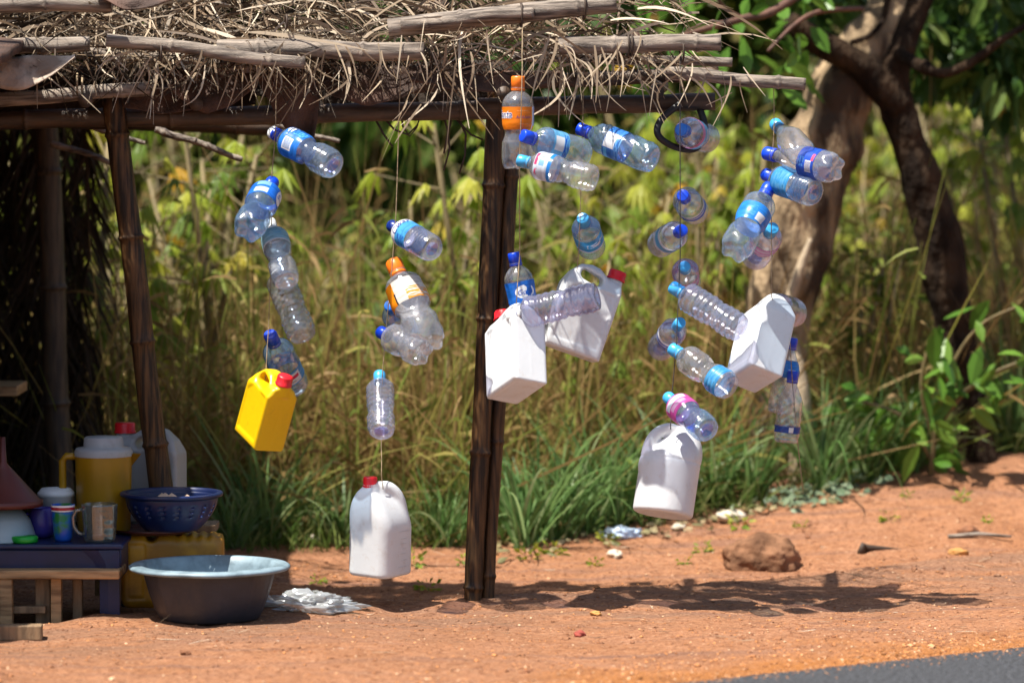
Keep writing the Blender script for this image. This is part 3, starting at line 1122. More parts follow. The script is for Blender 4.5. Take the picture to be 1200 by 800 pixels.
def canister_mesh(W_, D_, H_, fat=1.0):
    pts = [(0, 0), (W_, 0), (W_ * 1.0, .80 * H_), (.97 * W_, .88 * H_), (.74 * W_, .90 * H_), (.56 * W_, .985 * H_), (.40 * W_, H_), (.22 * W_, .97 * H_), (.08 * W_, .86 * H_), (0, .72 * H_)]
    ins = .022
    sx, sz = .50 * W_, .885 * H_

    def fn(X, Y, Z):
        rr = .012
        d2 = sd_poly(X, Z, pts) + 0.0
        sl_ = sd_caps(X, Z * 0, Z, (.33 * W_, 0, .868 * H_), (.56 * W_, 0, .838 * H_), .0165 * H_ / .28)
        d2 = smax(d2, -sl_, .008)
        th = D_ / 2 * (1 - .66 * fat * np.clip((Z - .76 * H_) / (.24 * H_), 0, 1) ** .9)
        # recessed panel on each large face, shallow bead above the foot
        inner = sd_poly(X, Z, [(.10 * W_, .10 * H_), (.90 * W_, .10 * H_), (.90 * W_, .74 * H_), (.30 * W_, .78 * H_), (.10 * W_, .66 * H_)])
        th = th - .0035 * nsm(.004, -.006, inner)
        dv = np.abs(Y) - th
        a, b = np.maximum(d2 + rr, 0), np.maximum(dv + rr, 0)
        d = np.minimum(np.maximum(d2 + rr, dv + rr), 0) + np.sqrt(a * a + b * b) - rr
        neck = np.maximum(np.sqrt((X - .865 * W_) ** 2 + Y ** 2) - .024, np.abs(Z - .86 * H_) - .072 * H_)
        d = smin(d, neck, .01)
        # foot dished in, seam lines
        foot = np.sqrt(np.maximum((np.abs(X - W_ / 2) - W_ * .34), 0) ** 2 + np.maximum(np.abs(Y) - D_ * .26, 0) ** 2 + (Z / .35) ** 2) - .012
        d = smax(d, -foot, .006)
        d = d - .0005 * np.exp(-(Y / .0022) ** 2)
        return d
    return smooth_mesh(surface_nets(fn, (-.02, -D_ / 2 - .02, -.02), (W_ + .02, D_ / 2 + .02, H_ + .03), .0032), 2)


def orient(yaw, tilt, roll):
    r = math.radians
    return Matrix.Rotation(r(roll), 3, 'Y') @ Matrix.Rotation(r(tilt), 3, 'X') @ Matrix.Rotation(r(yaw), 3, 'Z')


def place(root, rot, anchor_local, px, Y):
    root.matrix_world = Matrix.Translation(P(px[0], px[1], Y) - rot @ Vector(anchor_local)) @ rot.to_4x4()


CW, CD, CH = .185, .118, .285
CAN = canister_mesh(CW, CD, CH)
for (lab, px, Y, yaw, tilt, roll) in (
        ('white canister nearest the brown post, narrow end to the front, red cap half hidden', (604, 412), -.30, 121, -27, -2),
        ('white canister turned broadside and tilted, slotted handle and red cap on top right', (682, 366), -.16, 8, -8, 19),
        ('white canister hanging furthest right, narrow side and translucent underside to the front', (893, 399), -.26, 107, -27, 15)):
    c = empty('white_canister')
    tag(c, lab, 'canister', 'white plastic canisters hung on strings')
    link('body', CAN, M['white_hdpe'], c)
    if 'furthest' not in lab:
        k = link('cap', cap_mesh(.027, .03), M['red_cap'], c)
        k.location = (.865 * CW, 0, .93 * CH)
    place(c, orient(yaw, tilt, roll), (CW / 2, 0, CH * .47), px, Y)
YW, YD, YH = .150, .108, .235
YCAN = canister_mesh(YW, YD, YH, .9)
c = empty('yellow_jerrycan')
tag(c, 'small bright yellow jerrycan with red cap on the leftmost string', 'jerrycan')
link('body', YCAN, M['yellow_hdpe'], c)
k = link('cap', cap_mesh(.024, .03), M['red_cap'], c)
k.location = (.865 * YW, 0, .93 * YH)
place(c, orient(-56, 15, 16), (YW / 2, 0, YH * .47), (313, 479), -.30)


def jug_mesh(hw, H_, rc, ang, line):
    """moulded jug: the shoulder narrows to a neck set off to one side, a loop handle bridges the gap on the other"""
    sh = .50 * H_
    ca, sa = math.cos(ang), math.sin(ang)

    def fn(X, Y, Z):
        t = np.clip((Z - sh) / (.48 * H_), 0, 1)
        s = 1 - .76 * t ** 2.1
        off = -.40 * hw * nsm(0, 1.0, t)
        x, y = X - off * ca, Y - off * sa
        q = (hw - rc) * s
        ax, ay = np.abs(x) - q, np.abs(y) - q
        d2 = np.sqrt(np.maximum(ax, 0) ** 2 + np.maximum(ay, 0) ** 2) + np.minimum(np.maximum(ax, ay), 0) - rc * s
        dz = np.maximum(-Z, Z - H_ * .95)
        rr = .012
        a, b = np.maximum(d2 + rr, 0), np.maximum(dz + rr, 0)
        d = (np.minimum(np.maximum(d2 + rr, dz + rr), 0) + np.sqrt(a * a + b * b) - rr) * .8
        nxx, nyy = -.44 * hw * ca, -.44 * hw * sa
        neck = np.maximum(np.sqrt((X - nxx) ** 2 + (Y - nyy) ** 2) - .022, np.abs(Z - .92 * H_) - .075 * H_)
        d = smin(d, neck, .012)
        pt = lambda u, z: (u * hw * ca, u * hw * sa, z * H_)
        ctrl = [pt(-.25, .93), pt(.22, .955), pt(.62, .87), pt(.82, .72), pt(.84, .50)]
        pts = spline(ctrl, 16)
        hd = None
        for p, q_ in zip(pts[:-1], pts[1:]):
            c_ = sd_caps(X, Y, Z, p, q_, .0185)
            hd = c_ if hd is None else np.minimum(hd, c_)
        d = smin(d, hd, .016)
        d = d + line * np.exp(-((Z - .60 * H_) / .0022) ** 2)
        foot = np.sqrt((X / (hw * .7)) ** 2 + (Y / (hw * .7)) ** 2 + (Z / .012) ** 2) - 1
        return smax(d, -foot * .01, .004)
    return smooth_mesh(surface_nets(fn, (-hw - .02, -hw - .02, -.02), (hw + .02, hw + .02, H_ + .03), .0034), 2)


c = empty('milk_jug')
tag(c, 'translucent white jug with red cap hanging lowest, just above the dirt', 'jug')
JH, JW = .288, .079
link('body', jug_mesh(JW, JH, .036, PI / 4, 0.0), M['white_hdpe'], c)
k = link('cap', cap_mesh(.0215, .032), M['red_cap'], c)
k.location = (-JW * .44 * .707, -JW * .44 * .707, JH * .955)
mb = MB()
for i, (z, w) in enumerate(((.55, .05), (.46, .034), (.40, .03), (.34, .022), (.28, .03), (.20, .03), (.12, .05))):
    mb.box((JW - .0002, .012 + (i % 2) * .004, z * JH * .9), (.0022, w, .0032))
bevel(mb.build('embossed_scale', M['white_hdpe'], c, False), .001, 1)
place(c, orient(-33, 3, 1), (0, 0, JH / 2), (446, 619), -.25)
c = empty('handled_jug')
tag(c, 'round white jug with loop handle to the front, tilted under the magenta-labelled bottle', 'jug')
JH2, JW2 = .282, .094
link('body', jug_mesh(JW2, JH2, .0935, 0, .0022), M['white_hdpe'], c)
k = link('cap', cap_mesh(.0215, .03), M['blue_cap'], c)
k.location = (-JW2 * .44, 0, JH2 * .955)
place(c, orient(-166, -13, 9), (0, 0, JH2 / 2), (784, 551), -.25)

# ================================================================== STRINGS
def string(label, pts, r=.0016, material='rope', knots=()):
    mb = MB()
    P3 = [P(x, y, Y) for (x, y, Y) in pts]
    Q = []
    for a, b in zip(P3[:-1], P3[1:]):
        for s in np.linspace(0, 1, 6)[:-1]:
            q = a.lerp(b, s)
            Q.append(q + Vector((.0012 * noise.noise((q.z * 30, q.x * 9, 0)), .001, 0)))
    Q.append(P3[-1])
    mb.tube(Q, r, 6)
    o = mb.build('hanging_string', M[material])
    tag(o, label, 'string', 'strings the bottles hang on')
    return o


s_ = YS - .035
string('leftmost twine, from the bottom pole past four bottles to the yellow jerrycan handle', [(324, 70, YS), (323, 150, s_), (318, 212, s_), (318, 258, s_), (317, 330, s_ + .05), (314, 392, s_ + .03), (311, 446, s_)])
string('twine with the white jug at its lower end', [(470, 66, YS), (464, 250, s_), (458, 330, s_), (452, 392, s_), (448, 440, s_), (447, 500, s_ + .07), (447, 555, s_ + .02), (449, 573, s_ + .02)])
string('twine in front of the orange-labelled bottle', [(612, 14, YS - .02), (612, 60, s_ - .12), (612, 90, s_ - .16), (609, 200, s_ - .16), (609, 300, s_ + .04), (605, 356, s_ - .0)])
string('short twine between the long ribbed bottle and the tilted white canister', [(684, 70, YS), (683, 150, s_ + .02), (680, 250, s_ + .02), (678, 300, s_ + .05), (675, 324, s_ + .13)], .0013)
string('dark twine with the handled jug at its lower end', [(797, 58, YS), (797, 150, s_), (797, 300, s_), (793, 400, s_), (787, 465, s_ + .03), (786, 503, s_)], .0016, 'cord')
string('rightmost twine, from the pale pole tip down to the dirt', [(907, 95, YS), (907, 145, s_ + .02), (904, 222, s_), (904, 300, s_), (904, 348, s_), (918, 380, YS + .12), (926, 402, s_ + .02), (928, 440, s_), (934, 512, s_ + .03), (941, 574, s_ + .04)], .0014)

# ================================================================== THE STALL
stall = empty('thatched_stall', (0, 0, 0))
tag(stall, 'bamboo stall with ragged straw roof and bottles hung along its eave', 'stall')


def bamboo(name, a, b, r0, r1, material, nodes=4, seg=14, hollow=False, bend=0.007, off=0.35, parent=stall):
    a, b = Vector(a), Vector(b)
    mb = MB()
    n = 44
    L = (b - a).length
    sd = R.random() * 40
    pts, rad = [], []
    for i in range(n + 1):
        s = i / n
        p = a.lerp(b, s)
        p += Vector((noise.noise((s * 2.3, sd, 0)), noise.noise((s * 2.3, sd, 5)), noise.noise((s * 2.3, sd, 9)))) * bend * math.sin(PI * s) * 2
        r = r0 + (r1 - r0) * s
        q = (s * nodes + off) % 1
        dq = min(q, 1 - q) / nodes * L
        r *= 1 + .14 * math.exp(-(dq / .008) ** 2) - .03 * math.exp(-(dq / .03) ** 2)
        pts.append(p)
        rad.append(r)
    # points right at each node so that the swelling is sharp
    for k in range(nodes + 1):
        s = (k - off) / nodes
        if 0.01 < s < .99:
            for ds, f in ((-.012, 1.0), (-.004, 1.10), (0, 1.16), (.004, 1.08), (.012, .99)):
                ss = s + ds / L
                if 0 < ss < 1:
                    p = a.lerp(b, ss) + Vector((noise.noise((ss * 2.3, sd, 0)), noise.noise((ss * 2.3, sd, 5)), noise.noise((ss * 2.3, sd, 9)))) * bend * math.sin(PI * ss) * 2
                    pts.append(p)
                    rad.append((r0 + (r1 - r0) * ss) * f)
    order = sorted(range(len(pts)), key=lambda i: (pts[i] - a).dot(b - a))
    pts, rad = [pts[i] for i in order], [rad[i] for i in order]
    if hollow:
        pts += [pts[-1], pts[-1] + (a - b).normalized() * .05]
        rad += [rad[-1] * .72, rad[-1] * .7]
    mb.tube(pts, rad, seg, True, .05, sd, 9)
    return mb.build(name, material, parent)


pole = lambda p, q, w, m='pole', **k: bamboo('roof_pole', P(*p), P(*q), w * PXM(p[2]), w * .92 * PXM(q[2]), M[m], **k)
# poles lashed over the straw
pole((125, 47, -.36), (357, 74, -.36), 8, nodes=2)
pole((255, 58, -.28), (497, 60, -.32), 12, nodes=2, off=.6)
pole((455, 34, -.30), (722, 4, -.30), 12, nodes=2)
pole((470, 30, -.32), (626, 15, -.34), 7.5, nodes=1, off=.8)
pole((655, 54, -.30), (845, 50, -.34), 10.5, nodes=2, hollow=True, off=.3)
pole((600, 66, -.2), (858, 73, -.2), 6, nodes=2)
pole((780, 86, -.26), (944, 99, -.30), 8, nodes=1, hollow=True, off=.2)
pole((-40, 54, -.3), (105, 52, -.3), 10, nodes=1, hollow=True)
pole((-60, 4, -.42), (131, 5, -.42), 11, nodes=1, off=.4)
pole((90, 62, -.24), (330, 80, -.22), 8, nodes=2)
pole((430, 104, -.1), (842, 86, -.12), 9, 'beam', nodes=3)
pole((-40, 120, -.30), (176, 104, -.30), 9, nodes=1, off=.15, hollow=True)
# carrying beams
bamboo('beam', P(-80, 144, -.05), P(600, 128, -.05), .030, .030, M['beam'], 4)
bamboo('beam', P(560, 126, -.06), P(838, 119, -.08), .030, .028, M['beam'], 3, off=.7)
bamboo('beam', P(-120, 128, 1.0), P(330, 150, 1.0), .035, .03, M['beam'], 3)
for (x, Y0, Y1, y0, y1) in ((-60, -.35, 1.7, 118, 96), (100, -.35, 1.7, 118, 92), (230, -.2, 1.2, 122, 108), (590, -.35, .3, 110, 95), (770, -.3, .3, 108, 98)):
    bamboo('rafter', P(x, y0, Y0), P(x * (12 + Y0) / (12 + Y1) + 40, y1, Y1), .022, .02, M['beam'], 3)
# split dark ends showing under the roof on the left
for (p, q, w) in (((182, 151, .55), (284, 187, .55), 4.5), ((300, 140, .6), (398, 166, .6), 3.5), ((60, 168, .8), (150, 200, .8), 4), ((85, 140, .7), (170, 168, .7), 3.5)):
    bamboo('stick', P(*p), P(*q), w * PXM(.6), w * .7 * PXM(.6), M['pole'], 6, 8)
# posts
bamboo('post', P(584, 96, -.02) + Vector((0, 0, 0)), GP(553, 702) + Vector((0, 0, -.06)), .034, .029, M['post'], 4, off=.22, bend=.006)
bamboo('post', P(606, 96, .0), GP(571, 700) + Vector((0, 0.01, -.06)), .024, .020, M['post'], 4, off=.30, bend=.006)
bamboo('post', P(132, 112, -.08), Vector((P(206, 610, -.08).x, -.08, -.03)), .036, .039, M['post'], 5, off=.62, bend=.006)
bamboo('post', P(52, 120, 1.15), Vector((P(76, 640, 1.15).x, 1.15, -.03)), .044, .046, M['post_old'], 4, off=.4, bend=.008)
# lashings
for (px, py, Y, r) in ((88, 100, -.3, .034), (94, 104, -.3, .036), (733, 53, -.32, .031), (737, 53, -.32, .031), (333, 26, -.3, .02), (797, 60, -.33, .031), (602, 116, -.05, .05), (607, 120, -.05, .05), (186, 62, -.36, .024), (608, 18, -.32, .034), (682, 8, -.3, .036)):
    mb = MB()
    c0 = P(px, py, Y)
    pts = []
    for i in range(25):
        a = 2 * PI * i / 24 * 1.0
        pts.append(c0 + Vector((.010 * math.sin(a * .5), r * math.cos(a), r * 1.05 * math.sin(a))))
    mb.tube(pts, .0035, 6)
    mb.build('lashing', M['rope' if px < 100 else 'node'], stall)


# thatch: under-sheets, the mass of straw, and the loose stalks one can pick out
def slope(x, v):
    """the straw surface: x in metres, v 0 at the eave to 1 at the top"""
    return Vector((x, -.27 + .42 * v + .03 * noise.noise((x * 2, v * 2, 1)), 1.70 + .34 * v + .03 * noise.noise((x * 3, v * 3, 4)) - .012 * x))


XL, XR = -1.9, .60
mb = MB()


def sheet(fn, nu, nv):
    vs = [fn(i / nu, j / nv) for j in range(nv + 1) for i in range(nu + 1)]
    fs = [(j * (nu + 1) + i, j * (nu + 1) + i + 1, (j + 1) * (nu + 1) + i + 1, (j + 1) * (nu + 1) + i) for j in range(nv) for i in range(nu)]
    return vs, fs


vs, fs = sheet(lambda u, v: slope(XL + (XR - .16 * v - XL) * u, v) + Vector((0, .05, -.035 + .02 * noise.noise((u * 14, v * 5, 2)))), 90, 14)
mb.add(vs, [q for q in fs if noise.noise(Vector(vs[q[0]]) * 9) < (.06 if vs[q[0]][0] < -.45 else -.40)])       # holes cut to let sunlight through and dapple the roof's shadow
o = mb.build('underlay', M['sack'], stall)
md = o.modifiers.new('thick', 'SOLIDIFY')
md.thickness = .008
mb = MB()
# the deep part of the roof over the table at the left
mb.add(*sheet(lambda u, v: Vector((-3.4 + 1.98 * u, .1 + 1.75 * v, 1.76 + .10 * v + .025 * noise.noise((u * 6, v * 6, 7)))), 24, 20))
o = mb.build('underlay', M['sack'], stall)
md = o.modifiers.new('thick', 'SOLIDIFY')
md.thickness = .03
# unseen awning added left and forward of the frame to shade the table
mb = MB()
mb.add(*sheet(lambda u, v: Vector((-3.2 + 1.70 * u, -.98 + 1.11 * v, 1.70 + .10 * v + .02 * noise.noise((u * 6, v * 6, 3)))), 20, 20))
o = mb.build('underlay', M['sack'], stall)
md = o.modifiers.new('thick', 'SOLIDIFY')
md.thickness = .03
bamboo('post', (-2.4, -.9, 1.70), (-2.42, -.9, -.05), .035, .038, M['post_old'], 4)  # unseen post added to carry the shading awning
bamboo('beam', (-3.2, -.86, 1.66), (-1.55, -.86, 1.66), .03, .03, M['beam'], 4)  # unseen beam added under the shading awning
# sagging sheets below the straw
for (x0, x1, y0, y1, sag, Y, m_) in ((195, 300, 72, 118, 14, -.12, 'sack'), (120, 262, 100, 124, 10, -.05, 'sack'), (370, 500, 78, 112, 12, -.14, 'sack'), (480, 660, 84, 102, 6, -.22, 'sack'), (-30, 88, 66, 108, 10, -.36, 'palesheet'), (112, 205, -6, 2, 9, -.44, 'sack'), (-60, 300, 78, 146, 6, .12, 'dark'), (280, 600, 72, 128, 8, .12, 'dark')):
    mb = MB()

    def f(u, v, x0=x0, x1=x1, y0=y0, y1=y1, sag=sag, Y=Y):
        yy = y0 + (y1 - y0) * v * (1 - .35 * abs(2 * u - 1) ** 1.5) + sag * math.sin(PI * u) * v + 4 * noise.noise((u * 4, v * 3, x0))
        if x0 == -30:
            yy -= 26 * u * v
        return P(x0 + (x1 - x0) * u, yy, Y - .05 * v + .015 * noise.noise((u * 5, v * 4, x0 + 3)))
    mb.add(*sheet(f, 22, 8))
    o = mb.build('sagging_sheet', M[m_], stall)
    md = o.modifiers.new('thick', 'SOLIDIFY')
    md.thickness = .003
# a flap that hangs down to a point
mb = MB()


def flap(u, v):
    w = 1 - .72 * v ** 1.4
    return P(335 + (u - .5) * 76 * w + 22 * v, 82 + 84 * v + 3 * noise.noise((u * 5, v * 5, 0)), -.16 + .03 * math.sin(u * 7 + v * 3))


mb.add(*sheet(flap, 12, 14))
o = mb.build('hanging_flap', M['sack'], stall)
o.modifiers.new('thick', 'SOLIDIFY').thickness = .003

down = lambda: Vector((R.uniform(-1, 1), -.55 + R.uniform(-.4, .3), R.uniform(-.8, .15)))
mb = MB()
for i in range(3800):
    x = R.uniform(XL - .2, XR)
    v = R.uniform(.0, .95)
    if x > -.45 and R.random() < .42:
        continue
    if x > XR - .2 - .12 * v and R.random() < .6:
        continue
    p = slope(x, v) + Vector((0, R.uniform(-.03, .03), R.uniform(-.02, .045)))
    cl = noise.noise((x * 4, v * 4, 11))
    a = cl * 2.6 + R.gauss(0, .55)
    d = Vector((math.sin(a), -.62 * math.cos(a) - .1, -.55 * abs(math.cos(a)) + R.uniform(-.12, .2)))
    if R.random() < .25:
        d = Vector((R.choice((-1, 1)), R.uniform(-.3, .2), R.uniform(-.2, .2)))
    mb.blade(p, d, R.uniform(.07, .26), R.uniform(.003, .010), R.uniform(0, .05), n=3, wob=.025)
for i in range(260):      # long loose strands that sweep over the rest
    x = R.uniform(XL, XR - .1)
    p = slope(x, R.uniform(.1, .9)) + Vector((0, -.03, .04))
    a = R.gauss(0, 1.1)
    mb.blade(p, Vector((math.sin(a), -.4, -.5 * math.cos(a))), R.uniform(.2, .45), R.uniform(.006, .014), R.uniform(.03, .12), n=7, wob=R.uniform(.01, .05))
o = mb.build('straw_mass', M['straw'], stall, False)
o['kind'] = 'stuff'
mb = MB()
for i in range(4200):
    x = R.uniform(XL - .2, XR - .1)
    v = R.uniform(-.05, .9)
    if x > -.45 and R.random() < .85:
        continue
    p = slope(x, v) + Vector((0, R.uniform(.0, .06), R.uniform(-.05, .01)))
    d = Vector((R.uniform(-1, 1), -.6, R.uniform(-.6, .1)))
    mb.blade(p, d, R.uniform(.07, .22), R.uniform(.004, .009), R.uniform(0, .03), n=2)
for i in range(1500):
    p = Vector((R.uniform(-3.4, -1.2), R.uniform(-.25, 1.9), 1.80 + R.uniform(0, .15)))
    mb.blade(p, Vector((R.uniform(-1, 1), R.uniform(-1, .3), R.uniform(-.3, .1))), R.uniform(.15, .4), R.uniform(.006, .014), .03, n=2)
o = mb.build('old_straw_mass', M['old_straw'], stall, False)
o['kind'] = 'stuff'

variants = []
for k in range(22):
    mb = MB()
    for _ in range(1):
        mb.blade(Vector((0, 0, 0)), Vector((R.uniform(-.25, .25), -.12, -1)), 1.0, R.uniform(.025, .06), R.uniform(-.1, .15), side=Vector((1, R.uniform(-.9, .9), 0)), n=8, tip=.2, wob=R.choice((.04, .10, .22)))
    variants.append(mb.mesh('straw', False))
    variants[-1].materials.append(M['straw'])
clusters = [(470, 48, 20), (455, 70, 14), (395, 60, 22), (300, 70, 16), (335, 60, 26), (680, 62, 30), (650, 58, 22), (665, 52, 24), (755, 66, 26), (805, 82, 24), (720, 66, 20), (520, 40, 30), (560, 40, 20), (500, 95, 12), (240, 70, 20), (160, 66, 24), (40, 52, 26), (860, 96, 12)]
nst = 0
for (cx, cy, n) in clusters:
    for _ in range(int(n * .44)):
        px = cx + R.gauss(0, 15)
        py = cy + R.gauss(0, 13)
        o = link('straw', R.choice(variants), None, stall)
        ln = R.uniform(.05, .155) if cx not in (680, 650, 665) else R.uniform(.09, .24)
        lean = R.gauss(.1, .42)
        if R.random() < .2:
            lean = R.uniform(-1.4, 1.4)
        o.matrix_world = Matrix.Translation(P(px, py, -.33 + R.uniform(-.06, .05))) @ Matrix.Rotation(lean, 4, 'Y') @ Matrix.Rotation(R.uniform(-.25, .35), 4, 'X') @ Matrix.Rotation(R.uniform(-.8, .8), 4, 'Z') @ Matrix.Diagonal((ln * 1.25, ln, ln, 1))
        nst += 1
# dark wiry tendrils below the beam
for pts in ([(470, 130), (472, 148), (480, 160), (488, 150), (492, 138)], [(450, 138), (462, 152), (478, 158), (490, 146)], [(516, 124), (524, 150), (527, 175), (520, 200)], [(532, 128), (526, 152), (520, 180)], [(535, 134), (546, 158), (545, 182), (538, 204)], [(440, 140), (450, 158), (460, 172)], [(535, 140), (552, 158), (566, 164)]):
    mb = MB()
    mb.tube([P(x, y, -.02) for x, y in pts], [.004, .0035, .003, .0028, .0022][:len(pts)], 6)
    mb.build('tendril', M['node'], stall)
# dead palm fronds that close the back of the stall
for k in range(14):
    mb = MB()
    x0 = -60 + k * 12
    top = P(x0, 130, 1.45 + R.uniform(-.1, .1))
    axis = [top + Vector((R.uniform(-.05, .05) * s + .02 * math.sin(s * 5), 0, -1.2 * s)) for s in np.linspace(0, 1, 8)]
    mb.tube(axis, [.009 - .0008 * i for i in range(8)], 6)
    for j in range(120):
        s = R.random()
        i = min(6, int(s * 7))
        p = axis[i].lerp(axis[i + 1], s * 7 - i)
        mb.blade(p, Vector((R.choice((-1, 1)) * R.uniform(.15, .7), R.uniform(-.3, .3), -1)), R.uniform(.14, .36), R.uniform(.008, .018), R.uniform(0, .08), n=3)
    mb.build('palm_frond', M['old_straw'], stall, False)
# unseen planks added to keep skylight out of the stall's left end
for k in range(17):
    mb = MB()
    mb.box((-2.05, -1.17 + .19 * k, .85), (.03, .185, 1.75))
    bevel(mb.build('shade_plank', M['post_old'], stall, False), .004)

# black strap looped round the beam end
strap = MB()
pts = [P(x, y, Y) for (x, y, Y) in ((797, 122, -.12), (775, 140, -.15), (771, 158, -.16), (790, 172, -.15), (815, 174, -.12), (826, 152, -.09), (818, 122, -.06))]
dense = []
for i in range(len(pts) - 1):
    for s in np.linspace(0, 1, 7)[:-1]:
        a, b = pts[i], pts[i + 1]
        m0 = (pts[min(i + 1, 6)] - pts[max(i - 1, 0)]) * .5
        m1 = (pts[min(i + 2, 6)] - pts[i]) * .5
        h = (2 * s ** 3 - 3 * s ** 2 + 1, s ** 3 - 2 * s ** 2 + s, -2 * s ** 3 + 3 * s ** 2, s ** 3 - s ** 2)
        dense.append(a * h[0] + m0 * h[1] + b * h[2] + m1 * h[3])
vs, fs = [], []
for i, q in enumerate(dense):
    t = (dense[min(i + 1, len(dense) - 1)] - dense[max(i - 1, 0)]).normalized()
    nrm = Vector((0, 1, 0)).cross(t).normalized()
    for dy, dn_ in ((-.022, -.010), (.022, -.010), (.022, .010), (-.022, .010)):
        vs.append(q + Vector((0, dy, 0)) + nrm * dn_)
    if i:
        a = 4 * i
        fs += [(a - 4 + k, a - 4 + (k + 1) % 4, a + (k + 1) % 4, a + k) for k in range(4)]
strap.add(vs, fs)
o = strap.build('rubber_strap', M['rubber'])
tag(o, 'black rubber strap looped under the right end of the beam', 'strap')

# ================================================================== TABLE, BENCH AND THINGS ON THEM
TY = .42                                                            # the middle of the table
M['navy'] = mat('navy_moulded_plastic', (0.003, 0.011, 0.060), 0.4, 0.25, 9, 0.05)
M['wood'] = mat('raw_planks', (0.40, 0.24, 0.11), 0.6, 0.3, 7, 0.3, 50, (1, 8, 8), dirt=(0.22, 0.12, 0.05))
M['wood_old'] = mat('grey_planks', (0.22, 0.14, 0.075), 0.7, 0.35, 7, 0.3, 50, (8, 8, 1))
TO = -.62
ztop = P(70, 632, .2 + TO).z
tx0, tx1 = P(-130, 640, -.5).x, P(146, 640, -.5).x
t = empty('plastic_table', ((tx0 + tx1) / 2, .5 + TO - .1, 0))
tag(t, 'navy blue plastic table holding cups and a pitcher at the left edge', 'table')
tw = (tx1 - tx0) / 2
mb = MB()
mb.box((0, 0, ztop - .008), (tw * 2, .66, .016))
bevel(mb.build('tabletop', M['navy'], t, False), .006, 3)
mb = MB()
for sy in (-1, 1):
    mb.box((0, sy * .315, ztop - .063), (tw * 2 - .03, .012, .092))
for sx in (-1, 1):
    mb.box((sx * (tw - .015), 0, ztop - .063), (.012, .60, .0915))
bevel(mb.build('apron', M['navy'], t, False), .004)
for sx in (-1, 1):
    for sy in (-1, 1):
        mb = MB()
        z1 = ztop - .018
        vs, fs = [], []
        for i in range(9):
            s = i / 8
            w = .060 + .055 * max(0, 1 - s * 3.2) ** 2
            z = z1 - (z1 + .05) * s
            cx = sx * (tw - .012)
            prof = [(cx, sy * .322), (cx - sx * w * .55, sy * .330), (cx - sx * w, sy * .322), (cx - sx * w, sy * .300), (cx - sx * w * .5, sy * .290), (cx, sy * .30)]
            for (x, y) in prof:
                vs.append((x, y, z))
            if i:
                a = 6 * i
                fs += [(a - 6 + k, a - 6 + (k + 1) % 6, a + (k + 1) % 6, a + k) for k in range(6)]
        fs.append(tuple(range(6)))
        fs.append(tuple(range(48, 54)))
        mb.add(vs, fs)
        mb.build('leg', M['navy'], t, False)
# bench in front of the table
BYF = -.60
bz = P(70, 668, BYF).z
bx1 = P(140, 675, BYF).x
b = empty('wooden_bench', (bx1 - .3, BYF + .1, 0))
tag(b, 'low bench of raw wood standing in front of the navy table', 'bench')
mb = MB()
mb.box((-.02, .0, bz - .014), (.64, .19, .028))
o = bevel(mb.build('seat', M['wood'], b, False), .005)
for (px, w, dy, m_) in ((6, .038, -.07, 'wood'), (46, .045, .0, 'wood_old'), (63, .032, -.03, 'wood'), (85, .03, .04, 'wood_old'), (-60, .04, -.07, 'wood_old')):
    mb = MB()
    x = P(px, 700, BYF).x - b.location.x
    mb.box((x, dy, (bz - .028) / 2 - .02), (w, .035, bz - .028 + .04))
    bevel(mb.build('leg', M[m_], b, False), .003)
mb = MB()
mb.box((-.14, -.045, .035), (.42, .03, .022))
bevel(mb.build('stretcher', M['wood_old'], b, False), .003)
# board lying in the hollow below the bench
mb = MB()
mb.box((0, 0, 0), (.22, .05, .045), Matrix.Rotation(.05, 3, 'Z'))
o = bevel(mb.build('wooden_block', M['wood_old'], None, False), .004)
o.location = GP(6, 748) + Vector((0, 0, .018))
tag(o, 'rough block of wood on the dirt at the bottom left edge', 'block')

TF = lambda px, Y=.3: Vector((P(px, 630, Y + TO).x, Y + TO, ztop + .001))


def lathe_thing(name, label, cat, loc, prof, m_, seg=40, part='body', fun=None, scale=1):
    e = empty(name, loc)
    tag(e, label, cat)
    mb = MB()
    mb.lathe([(r * scale, z * scale) for r, z in prof], seg, fun)
    mb.build(part, M[m_] if isinstance(m_, str) else m_, e)
    return e


M['amber'] = mat('amber_pitcher_plastic', (0.34, 0.185, 0.006), 0.35, 0.12)
M['maroon'] = mat('maroon_plastic', (0.10, 0.022, 0.016), 0.45, 0.15)
M['pale_bowl'] = mat('pale_blue_enamel', (0.28, 0.37, 0.40), 0.35, 0.15, 5)
M['purple'] = mat('violet_plastic', (0.045, 0.035, 0.26), 0.35, 0.2)
M['cupblue'] = mat('blue_enamel', (0.012, 0.08, 0.42), 0.3, 0.3, 18, dirt=(0.02, 0.16, 0.03))
M['green'] = mat('green_plastic', (0.01, 0.32, 0.03), 0.35, 0.1)
M['stripe_red'] = mat('red_enamel', (0.4, 0.02, 0.04), 0.3)
M['glass'] = pet_mat('pressed_glass', (0.80, 0.84, 0.82), 0.06, (0.4, 0.45, 0.42), 0.1)
M['food'] = mat('pale_peel', (0.5, 0.36, 0.26), 0.6, 0.3, 30)

s = PXM(.3)
